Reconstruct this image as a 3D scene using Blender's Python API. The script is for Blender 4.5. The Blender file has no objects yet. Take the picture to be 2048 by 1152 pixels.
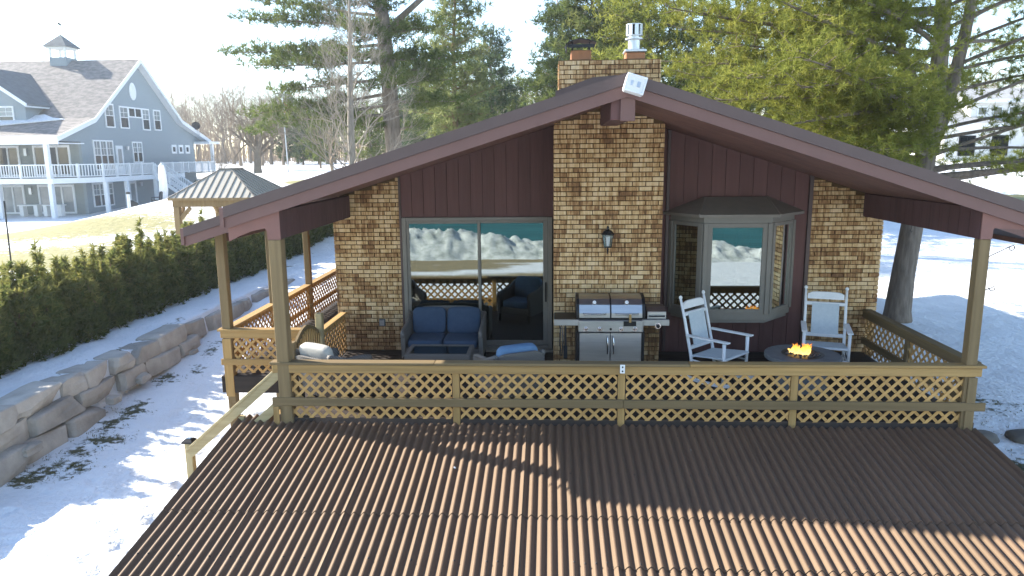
import bpy, math, random
import numpy as np
from mathutils import Vector, Matrix
R = math.radians
sc = bpy.context.scene
COL = sc.collection
random.seed(7)

# ------------------------------------------------------------------ camera
def cam_axes(p, y, r):
    cy, sy = math.cos(y), math.sin(y)
    f = Vector((-sy*math.cos(p), cy*math.cos(p), -math.sin(p)))
    ri = Vector((cy, sy, 0)); u = ri.cross(f)
    cr, sr = math.cos(r), math.sin(r)
    return cr*ri+sr*u, -sr*ri+cr*u, f
CAMP = Vector((0, 0, 3.6))
_r, _u, _f = cam_axes(R(10.5), R(3.07), R(-.585))
cd = bpy.data.cameras.new('camera'); cam = bpy.data.objects.new('camera', cd); COL.objects.link(cam)
cd.sensor_width = 36; cd.lens = 36*1440/2048; cd.clip_start = .05; cd.clip_end = 3000
m = Matrix((( _r.x, _u.x, -_f.x, 0), (_r.y, _u.y, -_f.y, 0), (_r.z, _u.z, -_f.z, 3.6), (0, 0, 0, 1)))
cam.matrix_world = m; sc.camera = cam
def px(x, y, ax, v):
    """the point seen at photograph pixel (x, y) on the plane axis ax = v (used to read real positions off the photograph)"""
    d = _f+_r*((x-1024)/1440)+_u*((576-y)/1440)
    return CAMP+d*((v-CAMP[ax])/d[ax])

# ------------------------------------------------------------------ sky, sun, exposure
SUN = Vector((-1.55, .52, 1.0)).normalized()
w = bpy.data.worlds.new('World'); sc.world = w; w.use_nodes = True
nt = w.node_tree; nt.nodes.clear()
sky = nt.nodes.new('ShaderNodeTexSky'); sky.sky_type = 'NISHITA'; sky.sun_disc = False
sky.sun_elevation = math.asin(SUN.z); sky.sun_rotation = math.atan2(SUN.x, SUN.y)
sky.air_density = 1.0; sky.dust_density = .4; sky.ozone_density = 1.2; sky.altitude = 200
bg = nt.nodes.new('ShaderNodeBackground'); bg.inputs['Strength'].default_value = .14
wo = nt.nodes.new('ShaderNodeOutputWorld')
nt.links.new(sky.outputs[0], bg.inputs[0]); nt.links.new(bg.outputs[0], wo.inputs[0])
sl = bpy.data.lights.new('sun', 'SUN'); sun = bpy.data.objects.new('sun', sl); COL.objects.link(sun)
sl.energy = 5.0; sl.angle = R(.6); sl.color = (1, .93, .82)
sun.rotation_euler = SUN.to_track_quat('Z', 'Y').to_euler()
sc.view_settings.view_transform = 'Standard'; sc.view_settings.look = 'None'
sc.view_settings.exposure = 1.58; sc.view_settings.gamma = 1; sc.view_settings.use_curve_mapping = False
sc.cycles.max_bounces = 8; sc.cycles.transparent_max_bounces = 24; sc.cycles.use_denoising = True

# ------------------------------------------------------------------ materials
MATS = {}
def _mat(name):
    mt = bpy.data.materials.new(name); mt.use_nodes = True
    n = mt.node_tree; n.nodes.clear()
    out = n.nodes.new('ShaderNodeOutputMaterial'); b = n.nodes.new('ShaderNodeBsdfPrincipled')
    n.links.new(b.outputs[0], out.inputs[0]); MATS[name] = mt
    return mt, n, b, out
def N(n, t, **k):
    nd = n.nodes.new(t)
    for a, v in k.items():
        if a.startswith('_'): nd.inputs[a[1:].replace('_', ' ')].default_value = v
        else: setattr(nd, a, v)
    return nd
def coords(n, stretch=(1, 1, 1), obj=False):
    if obj: g = n.nodes.new('ShaderNodeTexCoord'); s = g.outputs['Object']
    else: g = n.nodes.new('ShaderNodeNewGeometry'); s = g.outputs['Position']
    mp = n.nodes.new('ShaderNodeMapping'); mp.inputs['Scale'].default_value = stretch
    n.links.new(s, mp.inputs[0]); return mp.outputs[0]
def noise(n, vec, scale, detail=4, rough=.55):
    t = N(n, 'ShaderNodeTexNoise', _Scale=scale, _Detail=detail, _Roughness=rough); n.links.new(vec, t.inputs['Vector'])
    return t.outputs['Fac']
def math_(n, op, a, b=None, clamp=False):
    t = n.nodes.new('ShaderNodeMath'); t.operation = op; t.use_clamp = clamp
    for i, v in enumerate((a, b)):
        if v is None: continue
        if isinstance(v, (int, float)): t.inputs[i].default_value = v
        else: n.links.new(v, t.inputs[i])
    return t.outputs[0]
def ramp(n, fac, stops):
    t = n.nodes.new('ShaderNodeValToRGB'); cr = t.color_ramp
    while len(cr.elements) < len(stops): cr.elements.new(.5)
    for e, (p, c) in zip(cr.elements, stops): e.position = p; e.color = (*c, 1)
    n.links.new(fac, t.inputs[0]); return t.outputs[0]
def mixc(n, fac, a, b, blend='MIX'):
    t = n.nodes.new('ShaderNodeMix'); t.data_type = 'RGBA'; t.blend_type = blend
    for i, v in ((0, fac), (6, a), (7, b)):
        if isinstance(v, (int, float)): t.inputs[i].default_value = v
        elif isinstance(v, tuple): t.inputs[i].default_value = (*v, 1)
        else: n.links.new(v, t.inputs[i])
    return t.outputs[2]
def bump(n, b, h, strength=.3, dist=.02):
    t = N(n, 'ShaderNodeBump', _Strength=strength, _Distance=dist); n.links.new(h, t.inputs['Height'])
    n.links.new(t.outputs[0], b.inputs['Normal'])
def objrand(n): return n.nodes.new('ShaderNodeObjectInfo').outputs['Random']
def simple(name, c1, c2=None, rough=.7, metal=0, spec=.3, scale=6, stretch=(1, 1, 1), bumpk=0, bscale=None, rand=.15, contrast=(.3, .7)):
    mt, n, b, o = _mat(name)
    c2 = c2 or tuple(x*.75 for x in c1)
    v = coords(n, stretch); f = noise(n, v, scale, 5, .6)
    col = ramp(n, f, [(contrast[0], c1), (contrast[1], c2)])
    if rand:
        r = math_(n, 'MULTIPLY_ADD', objrand(n), rand*2); n.nodes[-1].inputs[2].default_value = 1-rand
        mult = n.nodes.new('ShaderNodeVectorMath'); mult.operation = 'SCALE'
        n.links.new(col, mult.inputs[0]); n.links.new(r, mult.inputs['Scale']); col = mult.outputs[0]
    n.links.new(col, b.inputs['Base Color'])
    b.inputs['Roughness'].default_value = rough; b.inputs['Metallic'].default_value = metal
    b.inputs['Specular IOR Level'].default_value = spec
    if bumpk: bump(n, b, noise(n, v, bscale or scale*3, 4, .6), bumpk, .02)
    return mt
# lumber, grain running along each axis
WOODC = ((.42, .27, .105), (.26, .165, .065))
for ax, st in (('x', (.5, 14, 14)), ('y', (14, .5, 14)), ('z', (14, 14, .5))):
    simple('wood_'+ax, *WOODC, rough=.8, scale=1.2, stretch=st, bumpk=.15, rand=.13)
    simple('greywood_'+ax, (.22, .158, .08), (.15, .108, .055), rough=.85, scale=1.2, stretch=st, bumpk=.15, rand=.1)
    simple('freshwood_'+ax, (.46, .38, .22), (.34, .27, .14), rough=.75, scale=1.2, stretch=st, bumpk=.12, rand=.08)
simple('lathwood', (.52, .32, .12), (.40, .24, .09), rough=.8, scale=9, bumpk=.1, rand=.14)
simple('oranglath', (.40, .25, .10), (.28, .17, .07), rough=.8, scale=9, rand=.14)
simple('deckwood', (.045, .034, .029), (.028, .022, .02), rough=.75, scale=2, stretch=(.6, 9, 9), rand=.2)
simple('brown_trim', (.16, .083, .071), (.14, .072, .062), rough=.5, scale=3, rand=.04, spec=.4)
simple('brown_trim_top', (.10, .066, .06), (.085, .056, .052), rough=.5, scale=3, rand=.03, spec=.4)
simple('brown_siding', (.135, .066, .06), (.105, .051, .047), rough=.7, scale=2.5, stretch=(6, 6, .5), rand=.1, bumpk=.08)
simple('lit_panel', (.23, .115, .095), (.19, .098, .083), rough=.7, scale=3, rand=.05)  # pinkish light on the end panels put into their colour
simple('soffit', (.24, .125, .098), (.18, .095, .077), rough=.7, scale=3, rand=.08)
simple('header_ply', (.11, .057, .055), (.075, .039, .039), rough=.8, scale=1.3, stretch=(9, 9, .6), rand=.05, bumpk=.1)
simple('roof_top', (.09, .06, .055), rough=.7)
simple('taupe', (.21, .195, .17), (.19, .177, .155), rough=.5, rand=.03)
simple('taupe_dark', (.23, .205, .175), (.20, .18, .155), rough=.6, rand=.03)
simple('mortar', (.13, .08, .04), (.09, .055, .028), rough=.95, scale=20)
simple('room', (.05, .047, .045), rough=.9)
simple('steel', (.52, .53, .54), (.42, .43, .45), rough=.4, metal=1, scale=2, stretch=(1, 1, 12), rand=.03, bumpk=.02)
simple('steel_light', (.5, .5, .5), (.4, .4, .4), rough=.4, metal=.8, scale=4, rand=.03)
simple('black_metal', (.018, .018, .02), rough=.4, rand=.05)
simple('chrome', (.75, .75, .76), rough=.12, metal=1, rand=0)
simple('white_paint', (.84, .85, .86), (.74, .76, .78), rough=.45, rand=.04, scale=5)
simple('sling', (.58, .64, .68), (.50, .57, .62), rough=.8, rand=.03, scale=20, bumpk=.1)
simple('blue_cloth', (.05, .085, .145), (.038, .068, .12), rough=.9, scale=9, bumpk=.15, bscale=40, rand=.08)
simple('light_blue_cloth', (.12, .22, .36), (.095, .18, .31), rough=.9, scale=9, bumpk=.15, bscale=40, rand=.08)
simple('pale_cloth', (.46, .45, .41), (.36, .355, .33), rough=.9, scale=9, bumpk=.2, rand=.05)
simple('fire_table', (.17, .18, .19), (.13, .14, .15), rough=.7, scale=8, rand=.03)
simple('lava_rock', (.035, .03, .03), (.09, .08, .075), rough=.5, scale=40, rand=.3)
simple('clay', (.42, .19, .09), (.33, .15, .075), rough=.85, scale=8, rand=.1)
simple('galv', (.62, .64, .66), (.5, .52, .55), rough=.35, metal=.7, rand=.05)
simple('stone', (.44, .41, .365), (.28, .26, .23), rough=.92, scale=2.2, bumpk=.8, bscale=14, rand=.16)
simple('boulder', (.20, .18, .155), (.13, .12, .105), rough=.92, scale=3, bumpk=.4, rand=.2)
simple('bark', (.29, .235, .185), (.13, .104, .085), rough=.95, scale=2.2, stretch=(5, 5, .8), bumpk=.9, bscale=4, rand=.1)
simple('bark_orange', (.24, .15, .085), (.13, .085, .055), rough=.95, scale=2.5, stretch=(4, 4, 1), bumpk=.6, rand=.15)
simple('bark_pale', (.36, .32, .26), (.22, .19, .155), rough=.9, scale=3, stretch=(4, 4, 1), bumpk=.3, rand=.1)
simple('twig_tan', (.30, .235, .165), (.20, .155, .11), rough=.9, scale=1, rand=.2)
simple('twig_grey', (.21, .18, .145), (.14, .12, .10), rough=.9, scale=1, rand=.2)
simple('blue_siding', (.26, .31, .335), (.245, .29, .315), rough=.7, scale=1, stretch=(1, 1, 8), rand=.02)
simple('shaded_siding', (.25, .28, .27), (.225, .25, .245), rough=.7, scale=1, stretch=(1, 1, 8), rand=.02)  # same siding again, weaker light on the front wall put into its colour
simple('shingle', (.27, .245, .225), (.15, .14, .135), rough=.9, scale=1.6, stretch=(1.2, 1.2, 3), bumpk=.3, rand=.02, contrast=(.38, .62))
simple('dark_shingle', (.13, .15, .16), (.085, .10, .11), rough=.9, scale=2, rand=.05)
simple('house_white', (.78, .80, .80), (.72, .74, .75), rough=.55, rand=.02)
simple('cream', (.74, .73, .69), (.68, .67, .63), rough=.7, rand=.02)
simple('grey_roof', (.35, .35, .35), (.25, .25, .25), rough=.9)
simple('cedar', (.30, .205, .10), (.22, .145, .07), rough=.8, scale=2, stretch=(6, 6, .6), rand=.06)
simple('tan_metal', (.42, .385, .32), (.39, .355, .29), rough=.55, rand=.03, spec=.4)
simple('tan_metal_seam', (.22, .20, .17), rough=.6)
simple('dark_window', (.03, .04, .05), (.06, .07, .08), rough=.08, spec=.8, scale=.6)
simple('curtain_window', (.30, .33, .34), (.16, .19, .2), rough=.15, spec=.8, scale=.8)
simple('umbrella', (.82, .80, .76), (.74, .72, .69), rough=.9)
simple('dark_iron', (.02, .022, .026), rough=.5)
simple('bush_green', (.028, .045, .022), (.018, .03, .015), rough=.9, scale=8)
simple('snow_bit', (.85, .86, .88), rough=.7, rand=0)
simple('flag_red', (.55, .12, .14), rough=.8); simple('flag_white', (.8, .8, .8), rough=.8); simple('flag_blue', (.06, .09, .25), rough=.8)
simple('concrete', (.3, .29, .28), rough=.9)
simple('ice', (.66, .68, .66), (.26, .29, .27), rough=.8, scale=1.6, stretch=(1, 1, 1.6), bumpk=1, bscale=2.2, rand=0, contrast=(.4, .72))

def mat_brick():
    mt, n, b, o = _mat('brick')
    pos = coords(n); at = N(n, 'ShaderNodeAttribute', attribute_name='tone')
    t = math_(n, 'FRACT', math_(n, 'ADD', at.outputs['Fac'], objrand(n)))
    clus = noise(n, pos, 1.6, 3, .6)                       # patches of darker firing
    streak = noise(n, coords(n, (15, 15, 1.6)), 1.7, 3, .75)
    f = math_(n, 'ADD', math_(n, 'MULTIPLY', t, .26), math_(n, 'MULTIPLY', clus, .72))
    f = math_(n, 'ADD', f, math_(n, 'MULTIPLY', math_(n, 'SUBTRACT', streak, .5), .95))
    col = ramp(n, f, [(.28, (.66, .49, .29)), (.45, (.53, .35, .17)), (.58, (.31, .17, .075)), (.76, (.15, .078, .04))])
    n.links.new(col, b.inputs['Base Color']); b.inputs['Roughness'].default_value = .9; b.inputs['Specular IOR Level'].default_value = .2
    bump(n, b, streak, .35, .01)
mat_brick()

def mat_corrugated():
    mt, n, b, o = _mat('corrugated')
    f = noise(n, coords(n), 1.1, 5, .65); g = noise(n, coords(n, (3, .5, 3)), 3, 4, .6)
    col = ramp(n, math_(n, 'ADD', math_(n, 'MULTIPLY', f, .5), math_(n, 'MULTIPLY', g, .5)), [(.3, (.108, .066, .046)), (.7, (.076, .047, .037))])
    r = math_(n, 'MULTIPLY_ADD', objrand(n), .2); n.nodes[-1].inputs[2].default_value = .9
    mu = n.nodes.new('ShaderNodeVectorMath'); mu.operation = 'SCALE'; n.links.new(col, mu.inputs[0]); n.links.new(r, mu.inputs['Scale'])
    n.links.new(mu.outputs[0], b.inputs['Base Color']); b.inputs['Roughness'].default_value = .6; b.inputs['Specular IOR Level'].default_value = 1.0; b.inputs['Specular Tint'].default_value = (1, .80, .52, 1)
    bump(n, b, noise(n, coords(n), 60, 3, .6), .12, .004)
mat_corrugated()

def mat_ground():
    mt, n, b, o = _mat('snow')
    pos = coords(n)
    ga = N(n, 'ShaderNodeAttribute', attribute_name='grass').outputs['Fac']
    sa = N(n, 'ShaderNodeAttribute', attribute_name='sand').outputs['Fac']
    n1 = noise(n, coords(n, (1, 1.6, 1)), 2.6, 6, .65); n2 = noise(n, pos, 11, 4, .6)
    k = math_(n, 'ADD', math_(n, 'MULTIPLY', n1, .66), math_(n, 'MULTIPLY', n2, .34))
    thr = math_(n, 'SUBTRACT', 1.0, ga)
    gm = math_(n, 'MULTIPLY', math_(n, 'SUBTRACT', k, thr), 14, True)
    lawn = N(n, 'ShaderNodeAttribute', attribute_name='lawn').outputs['Fac']
    gdark = ramp(n, noise(n, pos, 14, 4, .7), [(.35, (.045, .055, .025)), (.65, (.11, .10, .055))])
    gl = ramp(n, noise(n, pos, 3, 5, .7), [(.35, (.21, .20, .075)), (.65, (.30, .27, .12))])
    gcol = mixc(n, lawn, gdark, gl)
    sn = ramp(n, noise(n, pos, .9, 4, .5), [(.3, (.80, .815, .83)), (.7, (.73, .745, .76))])
    dirt = math_(n, 'MULTIPLY', math_(n, 'SUBTRACT', noise(n, pos, 6, 5, .7), .63), 2.0, True)
    sn = mixc(n, dirt, sn, (.60, .58, .52))
    sandc = ramp(n, noise(n, pos, 1.5, 5, .6), [(.3, (.33, .26, .14)), (.7, (.24, .19, .105))])
    c = mixc(n, gm, sn, gcol); c = mixc(n, sa, c, sandc)
    n.links.new(c, b.inputs['Base Color']); b.inputs['Roughness'].default_value = .75; b.inputs['Specular IOR Level'].default_value = .25
    h = math_(n, 'ADD', math_(n, 'MULTIPLY', noise(n, pos, 2.2, 4, .55), 1.0), math_(n, 'MULTIPLY', n2, .35))
    bump(n, b, h, .8, .14)
mat_ground()

def mat_water():
    mt, n, b, o = _mat('water'); n.nodes.remove(b)
    d = n.nodes.new('ShaderNodeBsdfDiffuse'); g = N(n, 'ShaderNodeBsdfGlossy', _Roughness=.25)
    wv = noise(n, coords(n, (.25, 1.4, 1)), .7, 5, .65); n.links.new(ramp(n, wv, [(.35, (.012, .075, .085)), (.65, (.03, .15, .16))]), d.inputs[0])
    mx = n.nodes.new('ShaderNodeMixShader'); mx.inputs[0].default_value = .06; n.links.new(d.outputs[0], mx.inputs[1]); n.links.new(g.outputs[0], mx.inputs[2]); n.links.new(mx.outputs[0], o.inputs[0])
mat_water()
def mat_glass(name, refl, tint):
    mt, n, b, o = _mat(name); n.nodes.remove(b)
    g = N(n, 'ShaderNodeBsdfGlossy', _Roughness=.0); g.inputs['Color'].default_value = (.92, 1, .97, 1)
    t = n.nodes.new('ShaderNodeBsdfTransparent'); t.inputs['Color'].default_value = (*tint, 1)
    lw = N(n, 'ShaderNodeLayerWeight', _Blend=.25)
    f = math_(n, 'ADD', math_(n, 'MULTIPLY', lw.outputs['Fresnel'], .8), refl, True)
    mx = n.nodes.new('ShaderNodeMixShader'); n.links.new(f, mx.inputs[0]); n.links.new(t.outputs[0], mx.inputs[1]); n.links.new(g.outputs[0], mx.inputs[2])
    n.links.new(mx.outputs[0], o.inputs[0])
mat_glass('window_glass', .22, (.45, .5, .5))
mat_glass('clear_glass', .05, (.9, .92, .92))
mat_glass('table_glass', .12, (.3, .3, .3))
def mat_leaf(name, ca, cb, cc, trans=.35):
    mt, n, b, o = _mat(name); n.nodes.remove(b)
    at = N(n, 'ShaderNodeAttribute', attribute_name='tone').outputs['Fac']
    col = ramp(n, at, [(0, ca), (.55, cb), (1, cc)])
    d = n.nodes.new('ShaderNodeBsdfDiffuse'); t = n.nodes.new('ShaderNodeBsdfTranslucent')
    n.links.new(col, d.inputs[0]); n.links.new(col, t.inputs[0])
    mx = n.nodes.new('ShaderNodeMixShader'); mx.inputs[0].default_value = trans
    n.links.new(d.outputs[0], mx.inputs[1]); n.links.new(t.outputs[0], mx.inputs[2]); n.links.new(mx.outputs[0], o.inputs[0])
mat_leaf('needles_bright', (.12, .145, .035), (.24, .26, .055), (.35, .345, .085), .5)
mat_leaf('needles_mid', (.075, .105, .036), (.13, .165, .05), (.21, .22, .08), .45)
mat_leaf('needles_dark', (.04, .07, .036), (.075, .11, .05), (.13, .15, .065), .4)
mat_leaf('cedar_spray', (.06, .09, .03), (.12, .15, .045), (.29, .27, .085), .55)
mat_leaf('needles_soft', (.11, .145, .055), (.19, .22, .08), (.27, .28, .12), .5)
mat_leaf('straw', (.09, .10, .04), (.16, .15, .06), (.26, .22, .10), .3)
def mat_emit(name, lo, hi, s):
    mt, n, b, o = _mat(name); n.nodes.remove(b)
    at = N(n, 'ShaderNodeAttribute', attribute_name='tone').outputs['Fac']
    col = ramp(n, at, [(0, hi), (.55, lo), (1, (.9, .12, .01))])
    e = N(n, 'ShaderNodeEmission', _Strength=s); n.links.new(col, e.inputs[0]); n.links.new(e.outputs[0], o.inputs[0])
mat_emit('flame', (1, .42, .06), (1, .7, .25), .8)
def mat_wicker():
    mt, n, b, o = _mat('wicker')
    v = coords(n, obj=True)
    wv = N(n, 'ShaderNodeTexChecker', _Scale=46); n.links.new(v, wv.inputs[0])
    c = mixc(n, wv.outputs['Fac'], (.19, .18, .165), (.10, .095, .09))
    n.links.new(c, b.inputs['Base Color']); b.inputs['Roughness'].default_value = .7
    bump(n, b, wv.outputs['Fac'], .5, .01)
mat_wicker()

# ------------------------------------------------------------------ mesh builder
ORG = {}
def vmesh(name, V, F, mat, tone=None, smooth=False):
    """mesh out of numpy arrays; F is (n,3) or (n,4)"""
    me = bpy.data.meshes.new(name); V = np.asarray(V, np.float32); F = np.asarray(F, np.int32); k = F.shape[1]
    me.vertices.add(len(V)); me.vertices.foreach_set('co', V.ravel())
    me.loops.add(F.size); me.loops.foreach_set('vertex_index', F.ravel())
    me.polygons.add(len(F)); me.polygons.foreach_set('loop_start', np.arange(0, F.size, k, dtype=np.int32))
    me.polygons.foreach_set('loop_total', np.full(len(F), k, np.int32))
    if smooth: me.polygons.foreach_set('use_smooth', np.ones(len(F), bool))
    me.update(calc_edges=True)
    if tone is not None:
        a = me.attributes.new('tone', 'FLOAT', 'POINT'); a.data.foreach_set('value', np.asarray(tone, np.float32))
    me.materials.append(MATS[mat]); return me
def link(name, me, parent=None, kind=None, label=None):
    o = bpy.data.objects.new(name, me); COL.objects.link(o)
    if parent: o.parent = parent
    if kind: o['kind'] = kind
    if label: o['label'] = label
    if parent and parent.name in ORG: ORG[o.name] = ORG[parent.name]
    return o
def org(o): return ORG.get(o.name, Vector((0, 0, 0))) if o else Vector((0, 0, 0))
class MB:
    def __init__(s): s.v = []; s.f = []; s.t = []; s.ct = 0.0
    def add(s, vs, fs):
        b = len(s.v); s.v += [tuple(x) for x in vs]; s.f += [tuple(i+b for i in f) for f in fs]; s.t += [s.ct]*len(vs); return s
    def box(s, x0, x1, y0, y1, z0, z1):
        x0, x1 = sorted((x0, x1)); y0, y1 = sorted((y0, y1)); z0, z1 = sorted((z0, z1))
        return s.add([(x0, y0, z0), (x1, y0, z0), (x1, y1, z0), (x0, y1, z0), (x0, y0, z1), (x1, y0, z1), (x1, y1, z1), (x0, y1, z1)],
                     [(0, 3, 2, 1), (4, 5, 6, 7), (0, 1, 5, 4), (1, 2, 6, 5), (2, 3, 7, 6), (3, 0, 4, 7)])
    def cbox(s, x0, x1, y0, y1, z0, z1, c=.006):
        lo = Vector((min(x0, x1), min(y0, y1), min(z0, z1))); hi = Vector((max(x0, x1), max(y0, y1), max(z0, z1)))
        return s.obox((lo+hi)/2, (hi-lo)/2, None, c)
    def obox(s, cen, half, axes=None, c=.006):
        """chamfered box; axes = three unit vectors"""
        ax = axes or (Vector((1, 0, 0)), Vector((0, 1, 0)), Vector((0, 0, 1))); cen = Vector(cen)
        c = min(c, min(half)*.45)
        vs = []; idx = {}
        for a in range(3):
            for sx in (-1, 1):
                for sy in (-1, 1):
                    for sz in (-1, 1):
                        sg = (sx, sy, sz); p = Vector(cen)
                        for i in range(3): p = p+ax[i]*(sg[i]*(half[i]-(0 if i == a else c)))
                        idx[(a, sg)] = len(vs); vs.append(p)
        fs = []
        for a in range(3):
            b, d = (a+1) % 3, (a+2) % 3
            for sg in (-1, 1):
                q = []
                for u, v in ((-1, -1), (1, -1), (1, 1), (-1, 1)):
                    g = [0, 0, 0]; g[a] = sg; g[b] = u; g[d] = v; q.append(idx[(a, tuple(g))])
                fs.append(tuple(q if sg > 0 else q[::-1]))
        for a in range(3):       # edges along axis a join faces b, d
            b, d = (a+1) % 3, (a+2) % 3
            for u in (-1, 1):
                for v in (-1, 1):
                    g0 = [0, 0, 0]; g0[a] = -1; g0[b] = u; g0[d] = v; g1 = list(g0); g1[a] = 1
                    q = [idx[(b, tuple(g0))], idx[(b, tuple(g1))], idx[(d, tuple(g1))], idx[(d, tuple(g0))]]
                    fs.append(tuple(q if u*v < 0 else q[::-1]))
        for sx in (-1, 1):
            for sy in (-1, 1):
                for sz in (-1, 1):
                    q = [idx[(i, (sx, sy, sz))] for i in range(3)]; fs.append(tuple(q if sx*sy*sz > 0 else q[::-1]))
        return s.add(vs, fs)
    def beam(s, p0, p1, wd, th, up=(0, 0, 1), c=.006):
        """board from p0 to p1, wd across, th along 'up'"""
        p0, p1 = Vector(p0), Vector(p1); d = (p1-p0); L = d.length; d.normalize(); up = Vector(up)
        si = d.cross(up).normalized(); u = si.cross(d)
        return s.obox((p0+p1)/2, (L/2, wd/2, th/2), (d, si, u), c)
    def tube(s, pts, rad, n=8, cap=True):
        pts = [Vector(p) for p in pts]
        if isinstance(rad, (int, float)): rad = [rad]*len(pts)
        vs = []; ref = Vector((.31, .77, .55))
        for i, p in enumerate(pts):
            t = (pts[min(i+1, len(pts)-1)]-pts[max(i-1, 0)]).normalized()
            a = t.cross(ref)
            if a.length < .15: a = t.cross(Vector((1, 0, 0)))
            a.normalize(); b = t.cross(a)
            for k in range(n):
                th = 2*math.pi*k/n; vs.append(p+(a*math.cos(th)+b*math.sin(th))*rad[i])
        fs = [(i*n+k, i*n+(k+1) % n, (i+1)*n+(k+1) % n, (i+1)*n+k) for i in range(len(pts)-1) for k in range(n)]
        if cap: fs += [tuple(range(n))[::-1], tuple((len(pts)-1)*n+k for k in range(n))]
        return s.add(vs, fs)
    def lathe(s, prof, cen=(0, 0, 0), n=24):
        """profile of (r, z), closed top and bottom"""
        c = Vector(cen); vs = []
        for r, z in prof:
            for k in range(n): th = 2*math.pi*k/n; vs.append((c.x+r*math.cos(th), c.y+r*math.sin(th), c.z+z))
        fs = [(i*n+k, i*n+(k+1) % n, (i+1)*n+(k+1) % n, (i+1)*n+k) for i in range(len(prof)-1) for k in range(n)]
        fs += [tuple(range(n))[::-1], tuple((len(prof)-1)*n+k for k in range(n))]
        return s.add(vs, fs)
    def prism(s, poly, d):
        """polygon (3-D points) pushed along vector d"""
        n = len(poly); P = [Vector(p) for p in poly]; d = Vector(d); vs = P+[p+d for p in P]
        fs = [tuple(range(n))[::-1], tuple(range(n, 2*n))]+[(i, (i+1) % n, n+(i+1) % n, n+i) for i in range(n)]
        return s.add(vs, fs)
    def blob(s, cen, half, e=.4, axes=None, nu=14, nv=8, wob=0, rng=None, cuts=0):
        """superellipsoid: cushions, stones"""
        ax = axes or (Vector((1, 0, 0)), Vector((0, 1, 0)), Vector((0, 0, 1))); cen = Vector(cen)
        sp = lambda x: math.copysign(abs(x)**e, x)
        ph = [rng.uniform(0, 6.28) for _ in range(6)] if rng else [0]*6
        vs = []
        for j in range(nv+1):
            la = -math.pi/2+math.pi*j/nv
            for i in range(nu):
                lo = 2*math.pi*i/nu+.2
                q = (sp(math.cos(la))*sp(math.cos(lo)), sp(math.cos(la))*sp(math.sin(lo)), sp(math.sin(la)))
                k = 1+wob*(math.sin(3*q[0]+ph[0])*math.sin(2.6*q[1]+ph[1])+.6*math.sin(5*q[2]+ph[2]+2*q[0])+.5*math.sin(6*q[0]+4*q[1]+ph[3]))
                vs.append(cen+ax[0]*(q[0]*half[0]*k)+ax[1]*(q[1]*half[1]*k)+ax[2]*(q[2]*half[2]*k))
        for _ in range(cuts):                                         # broken faces
            nn = Vector((rng.gauss(0, 1), rng.gauss(0, 1), rng.gauss(0, .8))).normalized()
            hm = max((v-cen).dot(nn) for v in vs); lim = hm*rng.uniform(.70, .93)
            vs = [v-nn*max(0, (v-cen).dot(nn)-lim) for v in vs]
        fs = [(j*nu+i, j*nu+(i+1) % nu, (j+1)*nu+(i+1) % nu, (j+1)*nu+i) for j in range(nv) for i in range(nu)]
        return s.add(vs, fs)
    def mesh(s, name, mat, o=Vector((0, 0, 0)), smooth=False, tone=False):
        me = bpy.data.meshes.new(name)
        me.from_pydata([(a-o.x, b-o.y, c-o.z) for a, b, c in s.v], [], s.f); me.materials.append(MATS[mat])
        if smooth: me.polygons.foreach_set('use_smooth', [True]*len(me.polygons))
        if tone: me.attributes.new('tone', 'FLOAT', 'POINT').data.foreach_set('value', s.t)
        return me
    def build(s, name, mat, parent=None, smooth=False, tone=False, kind=None, label=None):
        return link(name, s.mesh(name, mat, org(parent), smooth, tone), parent, kind, label)
def thing(name, label, cat, loc=(0, 0, 0), rz=0, group=None, local=False):
    o = bpy.data.objects.new(name, None); COL.objects.link(o); o.empty_display_size = .1
    o.location = loc; o.rotation_euler = (0, 0, rz); o['label'] = label; o['category'] = cat
    if group: o['group'] = group
    ORG[o.name] = Vector((0, 0, 0)) if local else Vector(loc)
    return o
def tag(o, label, cat, group=None):
    o['label'] = label; o['category'] = cat
    if group: o['group'] = group
    return o
def struct(name, me):
    o = link(name, me); o['kind'] = 'structure'; return o
def dup(t, loc, rz=0, label=None, scale=1):
    r = t.copy(); COL.objects.link(r); r.location = loc; r.rotation_euler = (0, 0, rz)
    r.scale = (scale,)*3 if isinstance(scale, (int, float)) else scale
    if label: r['label'] = label
    for ch in list(t.children):
        c = ch.copy(); COL.objects.link(c); c.parent = r
        for g in ch.children:
            d = g.copy(); COL.objects.link(d); d.parent = c
    return r

# ------------------------------------------------------------------ ground
def hash2(ix, iy, seed):
    h = (ix.astype(np.int64)*374761393+iy.astype(np.int64)*668265263+seed*1442695041) & 0xffffffff
    h = ((h ^ (h >> 13))*1274126177) & 0xffffffff
    return ((h ^ (h >> 16)) & 0xffff)/65535.
def vnoise(x, y, seed=0):
    ix, iy = np.floor(x), np.floor(y); fx, fy = x-ix, y-iy; fx = fx*fx*(3-2*fx); fy = fy*fy*(3-2*fy)
    a, b, c, d = (hash2(ix+i, iy+j, seed) for i, j in ((0, 0), (1, 0), (0, 1), (1, 1)))
    return (a*(1-fx)+b*fx)*(1-fy)+(c*(1-fx)+d*fx)*fy
def fbm(x, y, seed=0, o=4):
    s = 0; a = .5
    for i in range(o): s = s+a*vnoise(x*2**i, y*2**i, seed+i*17); a *= .5
    return s/(1-.5**o)
def sst(a, b, x):
    t = np.clip((x-a)/(b-a), 0, 1); return t*t*(3-2*t)
WALLX = -8.5
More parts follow.
